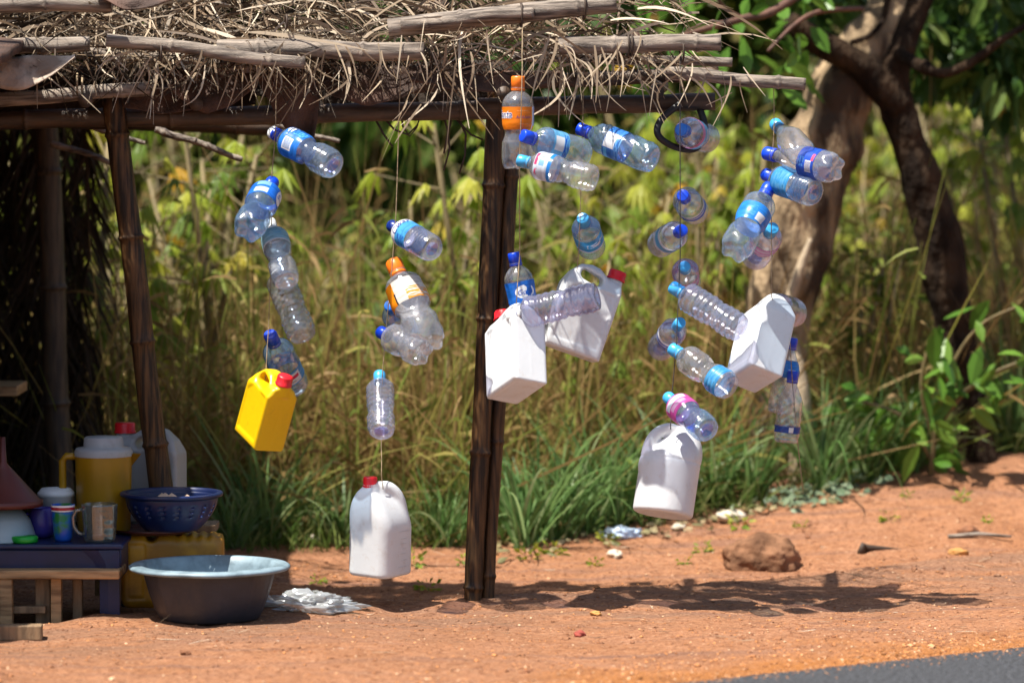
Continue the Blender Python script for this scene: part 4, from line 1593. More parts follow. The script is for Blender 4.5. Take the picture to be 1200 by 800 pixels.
# amber pitcher
e = lathe_thing('pitcher', 'amber yellow pitcher with white screw lid and side handle', 'pitcher', TF(122, .42), [(0, 0), (.078, 0), (.083, .01), (.089, .24), (.089, .245), (.084, .245)], 'amber', 40)
mb = MB()
mb.lathe([(.091, .237), (.091, .252), (.085, .262), (.062, .266), (.061, .292), (.055, .297), (.001, .298)], 40)
mb.build('lid', M['shaded_hdpe'], e)
mb = MB()
mb.tube([(-.08, -.01, .235), (-.115, -.01, .237), (-.127, -.01, .222), (-.127, -.01, .10), (-.115, -.01, .075), (-.078, -.01, .068)], [.011, .012, .012, .012, .012, .011], 10)
mb.build('handle', M['amber'], e)
mb = MB()
mb.add([(.07, -.03, .245), (.118, 0, .243), (.07, .03, .245), (.08, -.012, .20), (.088, 0, .205), (.08, .012, .20)], [(0, 1, 4, 3), (1, 2, 5, 4), (0, 3, 5, 2)])
mb.build('spout', M['amber'], e)
# white canister on the table
e = empty('table_canister')
tag(e, 'white red-capped canister on the navy table behind the leaning post', 'canister')
cm = CAN.copy()
cm.materials.clear()
link('body', cm, M['shaded_hdpe'], e)
k = link('cap', cap_mesh(.027, .03), M['red_cap'], e)
k.location = (.865 * CW, 0, .93 * CH)
rt_ = Matrix.Rotation(math.radians(168), 4, 'Z')
e.matrix_world = Matrix.Translation(Vector((P(181, 630, .04).x, .045, ztop + .001))) @ rt_ @ Matrix.Translation((-CW / 2, 0, 0)) @ Matrix.Diagonal((1.18, 1.05, 1.08, 1))
mb = MB()
mb.box((P(170, 630, .04).x, .055, ztop - .012), (.46, .15, .024))
bevel(mb.build('shelf_board', M['wood_old'], stall, False), .003)
for px in (118, 222):
    mb = MB()
    mb.box((P(px, 630, .06).x, .06, (ztop - .024) / 2), (.035, .035, ztop - .0245))
    mb.build('shelf_leg', M['wood_old'], stall, False)
# upturned funnel
e = lathe_thing('funnel', 'maroon funnel standing upside down at the left edge', 'funnel', TF(4, .2) + Vector((0, 0, .115)), [(.118, -.012), (.122, -.012), (.122, .006), (.113, .008), (.030, .10), (.012, .12), (.008, .20), (.006, .20)], 'maroon', 36)
e = lathe_thing('enamel_bowl', 'pale blue enamel bowl upside down under the funnel', 'bowl', TF(2, .2), [(.112, 0), (.112, .006), (.104, .012), (.088, .06), (.06, .095), (.001, .10)], 'pale_bowl', 36)
e = lathe_thing('plastic_mug', 'round violet mug between the pale bowl and the blue cup', 'mug', TF(49, .26), [(.001, 0), (.028, 0), (.04, .02), (.043, .05), (.036, .085), (.034, .092), (.031, .09), (.04, .05), (.001, .006)], 'purple', 32)
mb = MB()
mb.tube([(-.038, -.01, .075), (-.055, -.012, .066), (-.058, -.012, .045), (-.05, -.012, .028), (-.038, -.01, .025)], .005, 8)
mb.build('handle', M['purple'], e)
e = lathe_thing('enamel_cup', 'blue cup with a red and white band at its rim', 'cup', TF(74, .16), [(.001, 0), (.024, 0), (.028, .01), (.036, .112), (.034, .112), (.027, .014), (.001, .008)], 'cupblue', 32)
mb = MB()
mb.lathe([(.0368, .111), (.0352, .092)], 32)
mb.build('white_band', M['print_white'], e)
mb = MB()
mb.lathe([(.0371, .105), (.0362, .096)], 32)
mb.build('red_band', M['stripe_red'], e)
e = lathe_thing('green_lid', 'small bright green lid lying in front of the pale bowl', 'lid', TF(29, .12), [(.001, 0), (.037, 0), (.04, .004), (.04, .016), (.036, .02), (.001, .02)], 'green', 32)
e = lathe_thing('food_tub', 'white tub with rounded lid behind the blue cup', 'tub', TF(66, .42), [(.001, 0), (.046, 0), (.054, .11), (.058, .112), (.058, .122), (.045, .136), (.001, .14)], 'white_cap', 32)
# glass mug with pressed panels
cf = lambda r, z, th: (r * (1 + (.03 if .015 < z < .095 and r > .02 else 0) * (abs(math.sin(th * 9)) * abs(math.sin(z * 110)))), z)
e = lathe_thing('glass_mug', 'clear pressed glass mug with handle in front of the pitcher', 'mug', TF(117, .14), [(.001, .006), (.04, .006), (.042, 0), (.047, .004)] + [(.047 + .008 * i / 20, .004 + .112 * i / 20) for i in range(1, 21)] + [(.052, .116), (.043, .014), (.001, .012)], 'glass', 54, fun=cf)
mb = MB()
mb.tube([(-.05, 0, .098), (-.072, 0, .095), (-.082, 0, .075), (-.079, 0, .045), (-.065, 0, .026), (-.046, 0, .022)], .0065, 10)
mb.build('handle', M['glass'], e)
# shallow maroon tray that carries the colander
e = lathe_thing('tray', 'dark maroon tray under the blue colander at the table corner', 'tray', Vector((P(176, 640, .30 + TO).x, .39 + TO, ztop + .002)), [(.001, 0), (.11, 0), (.125, .014), (.128, .014), (.112, .003), (.001, .004)], 'maroon', 36)
# stool that the table corner things reach over: the amber can; blue colander on the tray
cv = empty('colander', Vector((P(198, 632, .22 + TO).x, .32 + TO, ztop + .018)))
tag(cv, 'blue plastic colander with slotted sides beside the leaning post', 'colander')
prof = [(.075, 0), (.082, .0)] + [(.082 + .062 * math.sin(i / 14 * PI / 2) ** .9, .105 * i / 14) for i in range(1, 15)]
mb = MB()
seg = 72
vs, fs = [], []
for (r, z) in prof:
    for k in range(seg):
        th = 2 * PI * k / seg
        vs.append((r * math.cos(th), r * math.sin(th), z))
for i in range(len(prof) - 1):
    for k in range(seg):
        if i in (7, 9, 11) and k % 4 == 0:
            continue
        k2 = (k + 1) % seg
        fs.append((i * seg + k, i * seg + k2, (i + 1) * seg + k2, (i + 1) * seg + k))
fs.append(tuple(range(seg))[::-1])
mb.add(vs, fs)
o = mb.build('bowl', M['navy'], cv)
o.modifiers.new('thick', 'SOLIDIFY').thickness = .003
mb = MB()
mb.lathe([(.142, .103), (.158, .106), (.160, .112), (.157, .117), (.142, .117), (.142, .103)], 60)
mb.build('rim', M['navy'], cv)
mb = MB()
for k in range(7):
    a = k * 2.4
    c0 = Vector((.06 * math.cos(a) * (k % 3) / 2, .06 * math.sin(a) * (k % 3) / 2, .092))
    mb.tube([c0 + Vector((-.03, 0, 0)), c0 + Vector((0, .01, .014)), c0 + Vector((.035, 0, .004))], [.008, .018, .006], 8, True, .3, k)
o = mb.build('peelings', M['food'])
o.location = cv.location - Vector((0, 0, .012))
tag(o, 'pale peelings heaped in the blue colander', 'peelings', kind='stuff')


def ribbed_can(X, Y, Z):
    w, d, h = .185, .085, .118
    cx, cy, cz = np.abs(X), np.abs(Y), np.abs(Z - h)
    rr = .03
    hh = h - .007 * nsm(-.02, .03, X) * (.5 - .5 * np.cos(X * 2 * PI / .036)) * (Z > h)
    ax, ay, az = cx - w + rr, cy - d + rr, cz - hh + rr
    q = np.sqrt(np.maximum(ax, 0) ** 2 + np.maximum(ay, 0) ** 2 + np.maximum(az, 0) ** 2) + np.minimum(np.maximum(ax, np.maximum(ay, az)), 0) - rr
    pan = np.maximum(np.abs(X + .13) - .03, np.abs(Z - h) - .085)
    q = q + .004 * nsm(.004, -.006, np.abs(pan) - .004) * (cy > .05)
    hd = np.sqrt(((X + .075) / .022) ** 2 + ((Z - 2 * h) / .022) ** 2) - 1
    return smax(q, -hd * .02, .01)


a0 = GP(170, 732)
e = empty('amber_jerrycan')
tag(e, 'dirty amber jerrycan with ribbed top standing behind the grey basin', 'jerrycan')
link('body', smooth_mesh(surface_nets(ribbed_can, (-.2, -.1, -.01), (.2, .1, .25), .0042), 2), M['amber_hdpe'], e)
e.matrix_world = Matrix.Translation(Vector((P(203, 700, -.225).x, -.225, .004))) @ Matrix.Rotation(.05, 4, 'Z') @ Matrix.Diagonal((.86, .85, (ztop - .004) / .236, 1))
# basin
bp_ = GP(243, 728)
M['basin'] = mat('grimy_grey_plastic', (0.026, 0.030, 0.042), 0.5, 0.3, 7, 0.15, 50, dirt=(0.05, 0.046, 0.048))
M['basin_in'] = mat('pale_blue_plastic', (0.20, 0.275, 0.32), 0.5, 0.2, 14, 0.1, 60, dirt=(0.12, 0.17, 0.2))
yb = -.58
e = empty('washing_basin', Vector((P(245, 700, yb).x, yb + .02, ground_h(P(245, 700, yb).x, yb) - .003)))
tag(e, 'wide grey basin with pale blue rim standing on the dirt', 'basin')
k_ = .985
prof = [(.001, .004), (.12, .004), (.128, 0), (.150, 0), (.156, .006), (.168, .03), (.186, .08), (.200, .130), (.206, .150)]
fl = lambda r, z, th: (r * (1 + (.012 if .02 < z < .16 else 0) * math.exp(-(((th / (2 * PI) * 12) % 1 - .5) / .06) ** 2)), z)
mb = MB()
mb.lathe([(r * k_, z) for r, z in prof], 144, fl)
mb.build('body', M['basin'], e)
mb = MB()
mb.lathe([(r * k_, z) for r, z in ((.205, .150), (.218, .150), (.242, .149), (.248, .153), (.248, .159), (.240, .164), (.215, .166), (.206, .163), (.198, .140), (.180, .075), (.160, .02), (.15, .010), (.001, .008))], 96, lambda r, z, th: (r, z + .0012 * noise.noise((math.cos(th) * 2, math.sin(th) * 2, 0))))
mb.build('rim', M['basin_in'], e)
# lit board end by the back fronds at the left edge
mb = MB()
mb.box((-.11, 0, 0), (.40, .26, .034))
o = bevel(mb.build('shelf_board', M['wood'], stall, False), .004)
o.location = P(-5, 455, .75)

# ================================================================== THINGS LYING ON THE DIRT
def lump(r, sub, amp, seed, sq=(1, 1, 1), fr=1.4):
    bm = bmesh.new()
    bmesh.ops.create_icosphere(bm, subdivisions=sub, radius=1)
    for v in bm.verts:
        c = v.co.copy()
        q = 1 + amp * noise.noise(c * fr + Vector((seed, 0, 0))) + amp * .5 * noise.noise(c * fr * 2.6 + Vector((seed, 4, 0))) + amp * .25 * noise.noise(c * fr * 7 + Vector((seed, 4, 9)))
        v.co = Vector((c.x * sq[0], c.y * sq[1], c.z * sq[2])) * r * q
    me = bpy.data.meshes.new('stone')
    bm.to_mesh(me)
    bm.free()
    me.polygons.foreach_set('use_smooth', [True] * len(me.polygons))
    return me


M['clod'] = mat('brown_earth', (0.20, 0.10, 0.055), 0.95, 0.35, 14, 0.5, 60, spec=0.1, dirt=(0.12, 0.06, 0.034))
p = GP(897, 668)
o = link('earth_mound', lump(.120, 5, .20, 3.3, (1.10, .8, .80)), M['clod'])
o.location = p + Vector((-.005, .07, .02))
tag(o, 'big brown clod of earth on the roadside right of the jug', 'clod')
M['ochre'] = mat('ochre_stone', (0.46, 0.22, 0.06), 0.85, 0.3, 20, 0.5)
M['redstone'] = mat('red_stone', (0.30, 0.055, 0.035), 0.85, 0.3, 20, 0.5)
M['brownstone'] = mat('brown_stone', (0.22, 0.085, 0.035), 0.85, 0.3, 20, 0.5)
M['palestone'] = mat('pale_stone', (0.55, 0.48, 0.38), 0.85, 0.2, 20, 0.5)
for i, (px, py, r, m_, lab) in enumerate((
        (699, 719, .014, 'ochre', 'small ochre stone on the dirt in front of the canister shadows'),
        (679, 744, .018, 'redstone', 'small dark red stone on the bare dirt in the middle foreground'),
        (1123, 648, .024, 'ochre', 'orange stone on the dirt at the right, nearer the road'),
        (1134, 625, .034, 'brownstone', 'rust brown stone with a dry stick beside it at the right'),
        (720, 651, .026, 'palestone', 'flat pale stone between the weeds behind the canister shadows'),
        (857, 608, .038, 'palestone', 'smooth pale stone at the foot of the grass above the clod'),
        (795, 620, .026, 'palestone', 'pale stone at the grass edge left of the smooth one'),
        (217, 766, .012, 'brownstone', 'dark brown pebble in the left foreground dirt'),
        (186, 771, .009, 'brownstone', 'flat dark pebble left of the brown one in the foreground'),
        (366, 634, .034, 'palestone', 'pale stone in the grass left of the red-capped jug'))):
    o = link('stone', lump(r, 3, .4, i * 5.1, (1.3, .9, .62)), M[m_])
    o.location = GP(px, py + 2) + Vector((0, .01, r * .35))
    o.rotation_euler = (0, 0, i * 1.3)
    tag(o, lab, 'stone', 'stones lying on the dirt')
# dry root and stick
mb = MB()
q = GP(1016, 648)
mb.tube([q + Vector((-.02, 0, -.01)), q + Vector((-.012, 0, .03)), q + Vector((0, .01, .016)), q + Vector((.06, .02, .012)), q + Vector((.13, .03, .006))], [.014, .009, .011, .007, .003], 8, True, .5, 2)
o = mb.build('dry_root', M['node'])
tag(o, 'dark forked bit of root on the dirt right of the clod', 'root')
mb = MB()
q = GP(1128, 631)
mb.tube([q + Vector((-.05, -.0, .008)), q + Vector((.06, .02, .014)), q + Vector((.17, .0, .008))], [.006, .007, .004], 8, True, .4, 5)
o = mb.build('dry_stick', M['pole'])
tag(o, 'pale dry stick on the dirt beside the rust brown stone', 'stick')
# bits of straw and dry leaf blown over the dirt
mb = MB()
for i in range(170):
    q = GP(R.uniform(150, 1200), R.uniform(640, 770))
    mb.blade(q + Vector((0, 0, .005)), Vector((R.uniform(-1, 1), R.uniform(-1, 1), R.uniform(0, .12))), R.uniform(.02, .10), R.uniform(.002, .006), 0, side=Vector((R.uniform(-.3, .3), 1, .2)), n=3, wob=.006)
o = mb.build('straw_litter', M['straw'], None, False)
o['kind'] = 'stuff'
o['label'] = 'bits of straw blown over the dirt'
# crumpled film
M['film'] = pet_mat('crumpled_film', (0.88, 0.9, 0.92), 0.5, (0.72, 0.76, 0.78), 0.6)
M['film_blue'] = mat('pale_blue_film', (0.50, 0.60, 0.75), 0.35, 0.3, 14, 0.6, 40)
o = link('plastic_bag', lump(.105, 5, .6, 8.8, (1.45, .7, .36), 2.4), M['film'])
o.location = GP(356, 716) + Vector((0, .04, .012))
tag(o, 'crumpled clear plastic bag on the dirt right of the basin', 'bag')
o = link('plastic_scrap', lump(.05, 4, .6, 2.1, (1.5, .8, .42), 2.4), M['film_blue'])
o.location = GP(727, 631) + Vector((0, .02, .012))
tag(o, 'pale blue scrap of plastic at the edge of the grass', 'litter')
# gravel: more of it along the asphalt
mb = MB()


def pebble(mb, c, r):
    vs = []
    for (x, y, z) in ((1, 0, 0), (-1, 0, 0), (0, 1, 0), (0, -1, 0), (0, 0, 1), (.6, .6, .5), (-.6, .5, .6), (.5, -.6, .6), (-.55, -.6, .5)):
        vs.append(c + Vector((x * r * R.uniform(.8, 1.4), y * r * R.uniform(.8, 1.3), z * r * R.uniform(.5, .9))))
    mb.add(vs, [(0, 5, 7), (5, 4, 7), (5, 6, 4), (4, 6, 8), (4, 8, 7), (0, 2, 5), (2, 6, 5), (2, 1, 6), (1, 8, 6), (1, 3, 8), (3, 7, 8), (3, 0, 7)])


for i in range(9000):
    if i < 4200:
        s = R.uniform(-2.6, 1.4)
        q = ROAD_A + ROAD_DIR * s - ROAD_N * (abs(R.gauss(0, .30)) + .01)
    else:
        q = Vector((R.uniform(-1.7, 2.2), R.uniform(-1.9, 2.0), 0))
    r = R.choice((.0018, .002, .003, .004)) * R.uniform(.7, 1.6) * (2.0 if R.random() < .03 else 1)
    pebble(mb, Vector((q.x, q.y, ground_h(q.x, q.y) - (.03 * sm(-.12, .05, road_dist(q.x, q.y))))), r)
mc = MB()
for i in range(7000):
    q = Vector((R.uniform(-1.7, 2.3), R.uniform(-1.9, 2.2), 0))
    if road_dist(q.x, q.y) > -.02:
        continue
    r = R.uniform(.0025, .008) * (2.0 if R.random() < .03 else 1)
    pebble(mc, Vector((q.x, q.y, ground_h(q.x, q.y) - r * .2)), r)
o = mc.build('dirt_crumbs', M['ground'], None, False)
o['kind'] = 'stuff'
o['label'] = 'crumbs of red earth lying on the dirt'
for i in range(1400):
    s = R.uniform(-2.6, 1.4)
    q = ROAD_A + ROAD_DIR * s + ROAD_N * abs(R.gauss(0, .07))
    pebble(mb, Vector((q.x, q.y, .012)), R.uniform(.0015, .004))
M['gravel'] = leaf_mat('laterite_gravel', [(0, (0.16, 0.06, 0.03)), (.4, (0.36, 0.15, 0.06)), (.8, (0.50, 0.22, 0.08)), (1, (0.55, 0.38, 0.24))], 0.0, 0.9)
o = mb.build('gravel', M['gravel'], None, False)
o['kind'] = 'stuff'
o['label'] = 'loose laterite gravel scattered over the dirt'

# ================================================================== VEGETATION
EDGE = sorted([(q.x, q.y) for q in (GP(*p) for p in ((0, 640), (250, 646), (500, 648), (700, 626), (860, 602), (1000, 572), (1110, 548), (1200, 533)))])


def edge_y(x):
    if x <= EDGE[0][0]:
        return EDGE[0][1]
    for (a, b) in zip(EDGE[:-1], EDGE[1:]):
        if x <= b[0]:
            return a[1] + (b[1] - a[1]) * (x - a[0]) / (b[0] - a[0])
    return EDGE[-1][1]


M['dry'] = leaf_mat('dry_grass', [(0, (0.17, 0.10, 0.035)), (.28, (0.30, 0.19, 0.075)), (.5, (0.42, 0.29, 0.12)), (.7, (0.38, 0.32, 0.09)), (.85, (0.26, 0.29, 0.06)), (1, (0.18, 0.25, 0.045))], .42, .6)
M['green'] = leaf_mat('green_grass', [(0, (0.08, 0.15, 0.03)), (.5, (0.15, 0.23, 0.05)), (.8, (0.24, 0.30, 0.10)), (1, (0.38, 0.34, 0.14))], .5, .45)
M['tuft'] = leaf_mat('grass_blades', [(0, (0.09, 0.19, 0.05)), (.6, (0.18, 0.30, 0.10)), (1, (0.32, 0.39, 0.19))], .5, .4)
M['cassava'] = leaf_mat('yellow_green_leaf', [(0, (0.10, 0.17, 0.02)), (.35, (0.19, 0.27, 0.03)), (.7, (0.31, 0.37, 0.035)), (.93, (0.42, 0.42, 0.06)), (1, (0.50, 0.27, 0.02))], .48, .45)
M['midgreen'] = leaf_mat('mid_green_leaf', [(0, (0.06, 0.10, 0.016)), (.5, (0.12, 0.17, 0.025)), (.85, (0.20, 0.23, 0.035)), (1, (0.32, 0.22, 0.06))], .5, .45)
M['woods'] = leaf_mat('dark_leaf', [(0, (0.025, 0.06, 0.013)), (.5, (0.055, 0.115, 0.02)), (.85, (0.11, 0.18, 0.035)), (1, (0.18, 0.24, 0.05))], .42, .4)
M['broad'] = leaf_mat('broad_leaf', [(0, (0.06, 0.15, 0.02)), (.6, (0.11, 0.23, 0.03)), (1, (0.18, 0.30, 0.05))], .4, .35)
M['stem'] = mat('green_brown_stem', (0.16, 0.12, 0.05), 0.7, 0.3, 20)
M['bark_dark'] = mat('dark_bark', (0.032, 0.019, 0.011), 0.9, 0.6, 12, 1.0, 30, (1, 1, .5), spec=0.12, dirt=(0.012, 0.007, 0.0045))
M['bark_pale'] = mat('pale_bark', (0.26, 0.185, 0.11), 0.85, 0.6, 9, 1.0, 24, (1, 1, .35), spec=0.12, dirt=(0.055, 0.036, 0.024))

for q in (M['bark_dark'], M['bark_pale']):
    for nd in q.node_tree.nodes:
        if nd.type == 'BUMP':
            nd.inputs['Distance'].default_value = 0.05


def lanceleaf(mb, p, d, L, w, side, fold=.25, droop=.2):
    """a leaf of two folded halves"""
    d = d.normalized()
    side = (side - d * side.dot(d)).normalized()
    up = side.cross(d)
    vs, fs = [], []
    for (s, ww) in ((0, .06), (.3, .8), (.62, 1.0), (.85, .55), (1, .02)):
        c = p + d * (L * s) - Vector((0, 0, droop * L * s * s))
        vs += [c - side * (w * ww / 2) + up * (fold * w * ww / 2), c, c + side * (w * ww / 2) + up * (fold * w * ww / 2)]
    for i in range(4):
        a = 3 * i
        fs += [(a, a + 1, a + 4, a + 3), (a + 1, a + 2, a + 5, a + 4)]
    mb.add(vs, fs)


def palmate(mb, p, nrm, dirv, size, lobes=6):
    """hand-shaped leaf"""
    nrm = nrm.normalized()
    dirv = (dirv - nrm * dirv.dot(nrm)).normalized()
    sd = nrm.cross(dirv)
    vs, fs = [p + nrm * .01], []
    for k in range(lobes):
        a = (k - (lobes - 1) / 2) * (2.0 / (lobes - 1)) * 1.25
        L = size * (1 - .32 * abs(a) / 1.3) * R.uniform(.85, 1.1)
        dd = dirv * math.cos(a) + sd * math.sin(a)
        pp = sd * math.cos(a) - dirv * math.sin(a)
        w = size * .15
        o = len(vs)
        dr = lambda s: Vector((0, 0, -size * .55 * s * s))
        vs += [p + dd * L * .45 - pp * w * .9 + dr(.45), p + dd * L * .5 + nrm * .006 + dr(.5), p + dd * L * .45 + pp * w * .9 + dr(.45), p + dd * L + dr(1)]
        fs += [(0, o, o + 1), (0, o + 1, o + 2), (o, o + 3, o + 1), (o + 1, o + 3, o + 2)]
    mb.add(vs, fs)


def rnd_dir(zlo=-1, zhi=1):
    a = R.uniform(0, 2 * PI)
    z = R.uniform(zlo, zhi)
    q = math.sqrt(max(0, 1 - z * z))
    return Vector((q * math.cos(a), q * math.sin(a), z))


# --- yellow-green leafy shrubs
SH = []
for k in range(8):
    mb, ms = MB(), MB()
    ht = 1.0
    for st in range(3):
        p0 = Vector((R.uniform(-.06, .06), R.uniform(-.06, .06), -.05))
        lean = Vector((R.uniform(-.22, .22), R.uniform(-.22, .22), 1))
        top = p0 + lean * R.uniform(.75, 1.05)
        ms.tube([p0, p0.lerp(top, .5) + Vector((R.uniform(-.03, .03), 0, 0)), top], [.012, .009, .005], 6)
        for j in range(10):
            s = R.uniform(.45, 1.0) ** .8
            q = p0.lerp(top, s)
            dv = rnd_dir(-.1, .6)
            pe = q + dv * R.uniform(.10, .22)
            ms.tube([q, pe], [.003, .002], 4, False)
            if k < 4:
                palmate(mb, pe, Vector((dv.x * .5, dv.y * .5 - .25, .8)), dv + Vector((0, -.1, -.3)), R.uniform(.045, .085), R.choice((5, 6, 7)))
            else:
                for _ in range(7):
                    dd = dv + rnd_dir()
                    lanceleaf(mb, q.lerp(pe, R.uniform(.2, 1)), dd, R.uniform(.035, .07), R.uniform(.016, .03), rnd_dir(), .25, .3)
    SH.append((mb.mesh('foliage', False), ms.mesh('stem')))
    SH[-1][0].materials.append(M['cassava' if k < 4 else 'midgreen'])
    SH[-1][1].materials.append(M['stem'])
spots = []
for i in range(64):
    Y = 1.8 + 5.0 * (i / 64) ** .8
    half = .150 * (12 + Y)
    spots.append((R.uniform(-half, half), Y, R.uniform(.6, 1.45) + .05 * (Y - 2)))
for (px, Y, h_) in ((110, 1.9, 1.5), (140, 2.2, 1.3), (240, 2.3, 1.5), (275, 2.6, 1.45), (470, 2.6, 1.25), (500, 3.0, 1.2), (700, 3.0, 1.35), (760, 2.8, 1.15), (835, 3.0, 1.1), (690, 3.6, 1.5), (880, 3.4, 1.3), (1120, 4.2, 1.35), (1170, 4.0, 1.3), (1010, 4.2, 1.1), (820, 3.8, 1.25)):
    spots.append((P(px, 400, Y).x, Y, h_))
for i, (x, Y, h_) in enumerate(spots):
    Y = max(Y, edge_y(x) + .5)
    if abs(x - P(930, 400, Y).x) < .12 and Y < 3.4:
        continue
    e = empty('leafy_shrub', (x, Y, ground_h(x, Y)))
    e.rotation_euler = (0, 0, R.uniform(0, 6.28))
    e.scale = (h_ * 1.05, h_ * 1.05, h_)
    a, b_ = SH[(4, 0, 5, 6, 1, 7, 4, 2, 5, 3)[i % 10] if i < 64 else R.choice((0, 1, 2, 3, 0, 1, 5))]
    if a.materials[0] == M['cassava']:
        tag(e, 'out-of-focus shrub with hand-shaped yellow-green leaves rising from the dry grass', 'shrub', 'yellow-green shrubs behind the stall')
    else:
        tag(e, 'out-of-focus shrub with small oval mid-green leaves rising from the dry grass', 'shrub', 'mid-green shrubs behind the stall')
    link('foliage', a, None, e)
    link('stem', b_, None, e)

# --- the brown dry grass and the green grass in front of it
mb = MB()
for i in range(9000):
    Y = 1.3 + 5.5 * R.random() ** 1.5
    half = .155 * (12 + Y)
    x = R.uniform(-half, half)
    Y = max(Y, edge_y(x) + .25 + abs(R.gauss(0, .25)))
    if Y < 3.4 and any(abs(x - P(q_, 560, Y).x) < w_ for q_, w_ in ((924, .21), (1135, .15))):
        continue
    c = noise.noise((x * 1.7, Y * 1.7, 3))
    L = R.uniform(.45, 1.25) * (1.0 + .35 * c)
    d = Vector((R.gauss(0, .22), R.gauss(0, .15), 1))
    if R.random() < .42:
        d = Vector((R.gauss(0, .9), R.gauss(0, .5), .7))
    L *= 1.45 if R.random() < .12 else 1
    mb.blade(Vector((x, Y, ground_h(x, Y) - .02)), d, L, R.uniform(.004, .014), R.uniform(0, .16), n=4, wob=.04)
    for _ in range(R.choice((0, 0, 1, 2))):     # dry leaves on the stalk
        s = R.uniform(.3, .95)
        q = Vector((x, Y, ground_h(x, Y))) + d.normalized() * L * s
        mb.blade(q, rnd_dir(-.5, .6), R.uniform(.06, .18), R.uniform(.010, .022), .06, n=3, tip=.03)
o = mb.build('dry_grass', M['dry'], None, False)
o['kind'] = 'stuff'
o['label'] = 'tall brown dry grass filling the ground behind the stall'
mb = MB()
for i in range(10500):
    x = R.uniform(-2.2, 2.45)
    c = noise.noise((x * 1.6, 0, 8))
    Y = edge_y(x) + abs(R.gauss(0, .40)) + .0 + .10 * c + .05 * R.random()
    den = .55 + .45 * sm(-.6, 1.2, x)
    if R.random() > den:
        continue
    f = sm(0, .35, Y - edge_y(x))
    L = R.uniform(.08, .18) + f * R.uniform(.1, .40) * (1 + .3 * c) * (.75 + .35 * sm(-.3, .8, x))
    if any(abs(x - P(q_, 560, Y).x) < w_ and R.random() < .8 for q_, w_ in ((922, .13), (1146, .12))):
        continue
    d = Vector((R.gauss(.05, .5), R.gauss(-.35, .45), 1))
    mb.blade(Vector((x, Y, ground_h(x, Y) - .01)), d, L, R.uniform(.004, .011), L * R.uniform(.05, .5), n=5)
o = mb.build('green_grass', M['green'], None, False)
o['kind'] = 'stuff'
o['label'] = 'green grass along the edge of the bare dirt'
# --- big arching tufts
TU = []
for k in range(4):
    mb = MB()
    for j in range(60):
        a = R.uniform(0, 2 * PI)
        d = Vector((math.cos(a) * R.uniform(.1, .8), math.sin(a) * R.uniform(.1, .6), 1))
        L = R.uniform(.4, 1.15)
        mb.blade(Vector((R.gauss(0, .03), R.gauss(0, .03), -.02)), d, L, R.uniform(.012, .023), L * L * R.uniform(.2, .8), n=7, tip=.05)
    TU.append(mb.mesh('grass_tuft', False))
    TU[-1].materials.append(M['tuft'])
for i, (px, py, s, lab) in enumerate((
        (615, 640, .75, 'big arching grass tuft just right of the brown post foot'), (652, 630, .7, 'tall grass tuft with long blades below the tilted white canister'),
        (520, 640, .5, 'low grass tuft between the red-capped jug and the brown post'), (310, 636, .6, 'grass tuft below the yellow jerrycan'),
        (345, 628, .55, 'grass tuft left of the red-capped jug, behind the plastic bag'), (398, 636, .5, 'short grass tuft half hidden by the red-capped jug'),
        (730, 612, .7, 'tall grass tuft left of the handled jug'), (690, 622, .6, 'grass tuft above the pale blue plastic scrap'), (785, 600, .65, 'grass tuft directly behind the handled jug'),
        (840, 590, .6, 'grass tuft right of the handled jug'), (272, 640, .45, 'small grass tuft beside the blue colander'), (965, 572, .7, 'grass tuft behind the creeping grey-green plant'),
        (1015, 562, .55, 'grass tuft left of the broad-leaved sapling'), (1192, 528, .8, 'grass tuft at the right edge of the photo beyond the forked tree'),
        (1062, 550, .6, 'grass tuft at the foot of the broad-leaved sapling'), (885, 582, .55, 'grass tuft at the foot of the pale leaning trunk'))):
    q = GP(px, py)
    o = link('grass_tuft', TU[i % 4], None)
    o.location = q + Vector((0, -.02, 0))
    o.rotation_euler = (0, 0, R.uniform(0, 6.28))
    s *= 1.15
    o.scale = (s, s, s * R.uniform(.9, 1.1))
    tag(o, lab, 'grass tuft', 'grass tufts along the dirt')
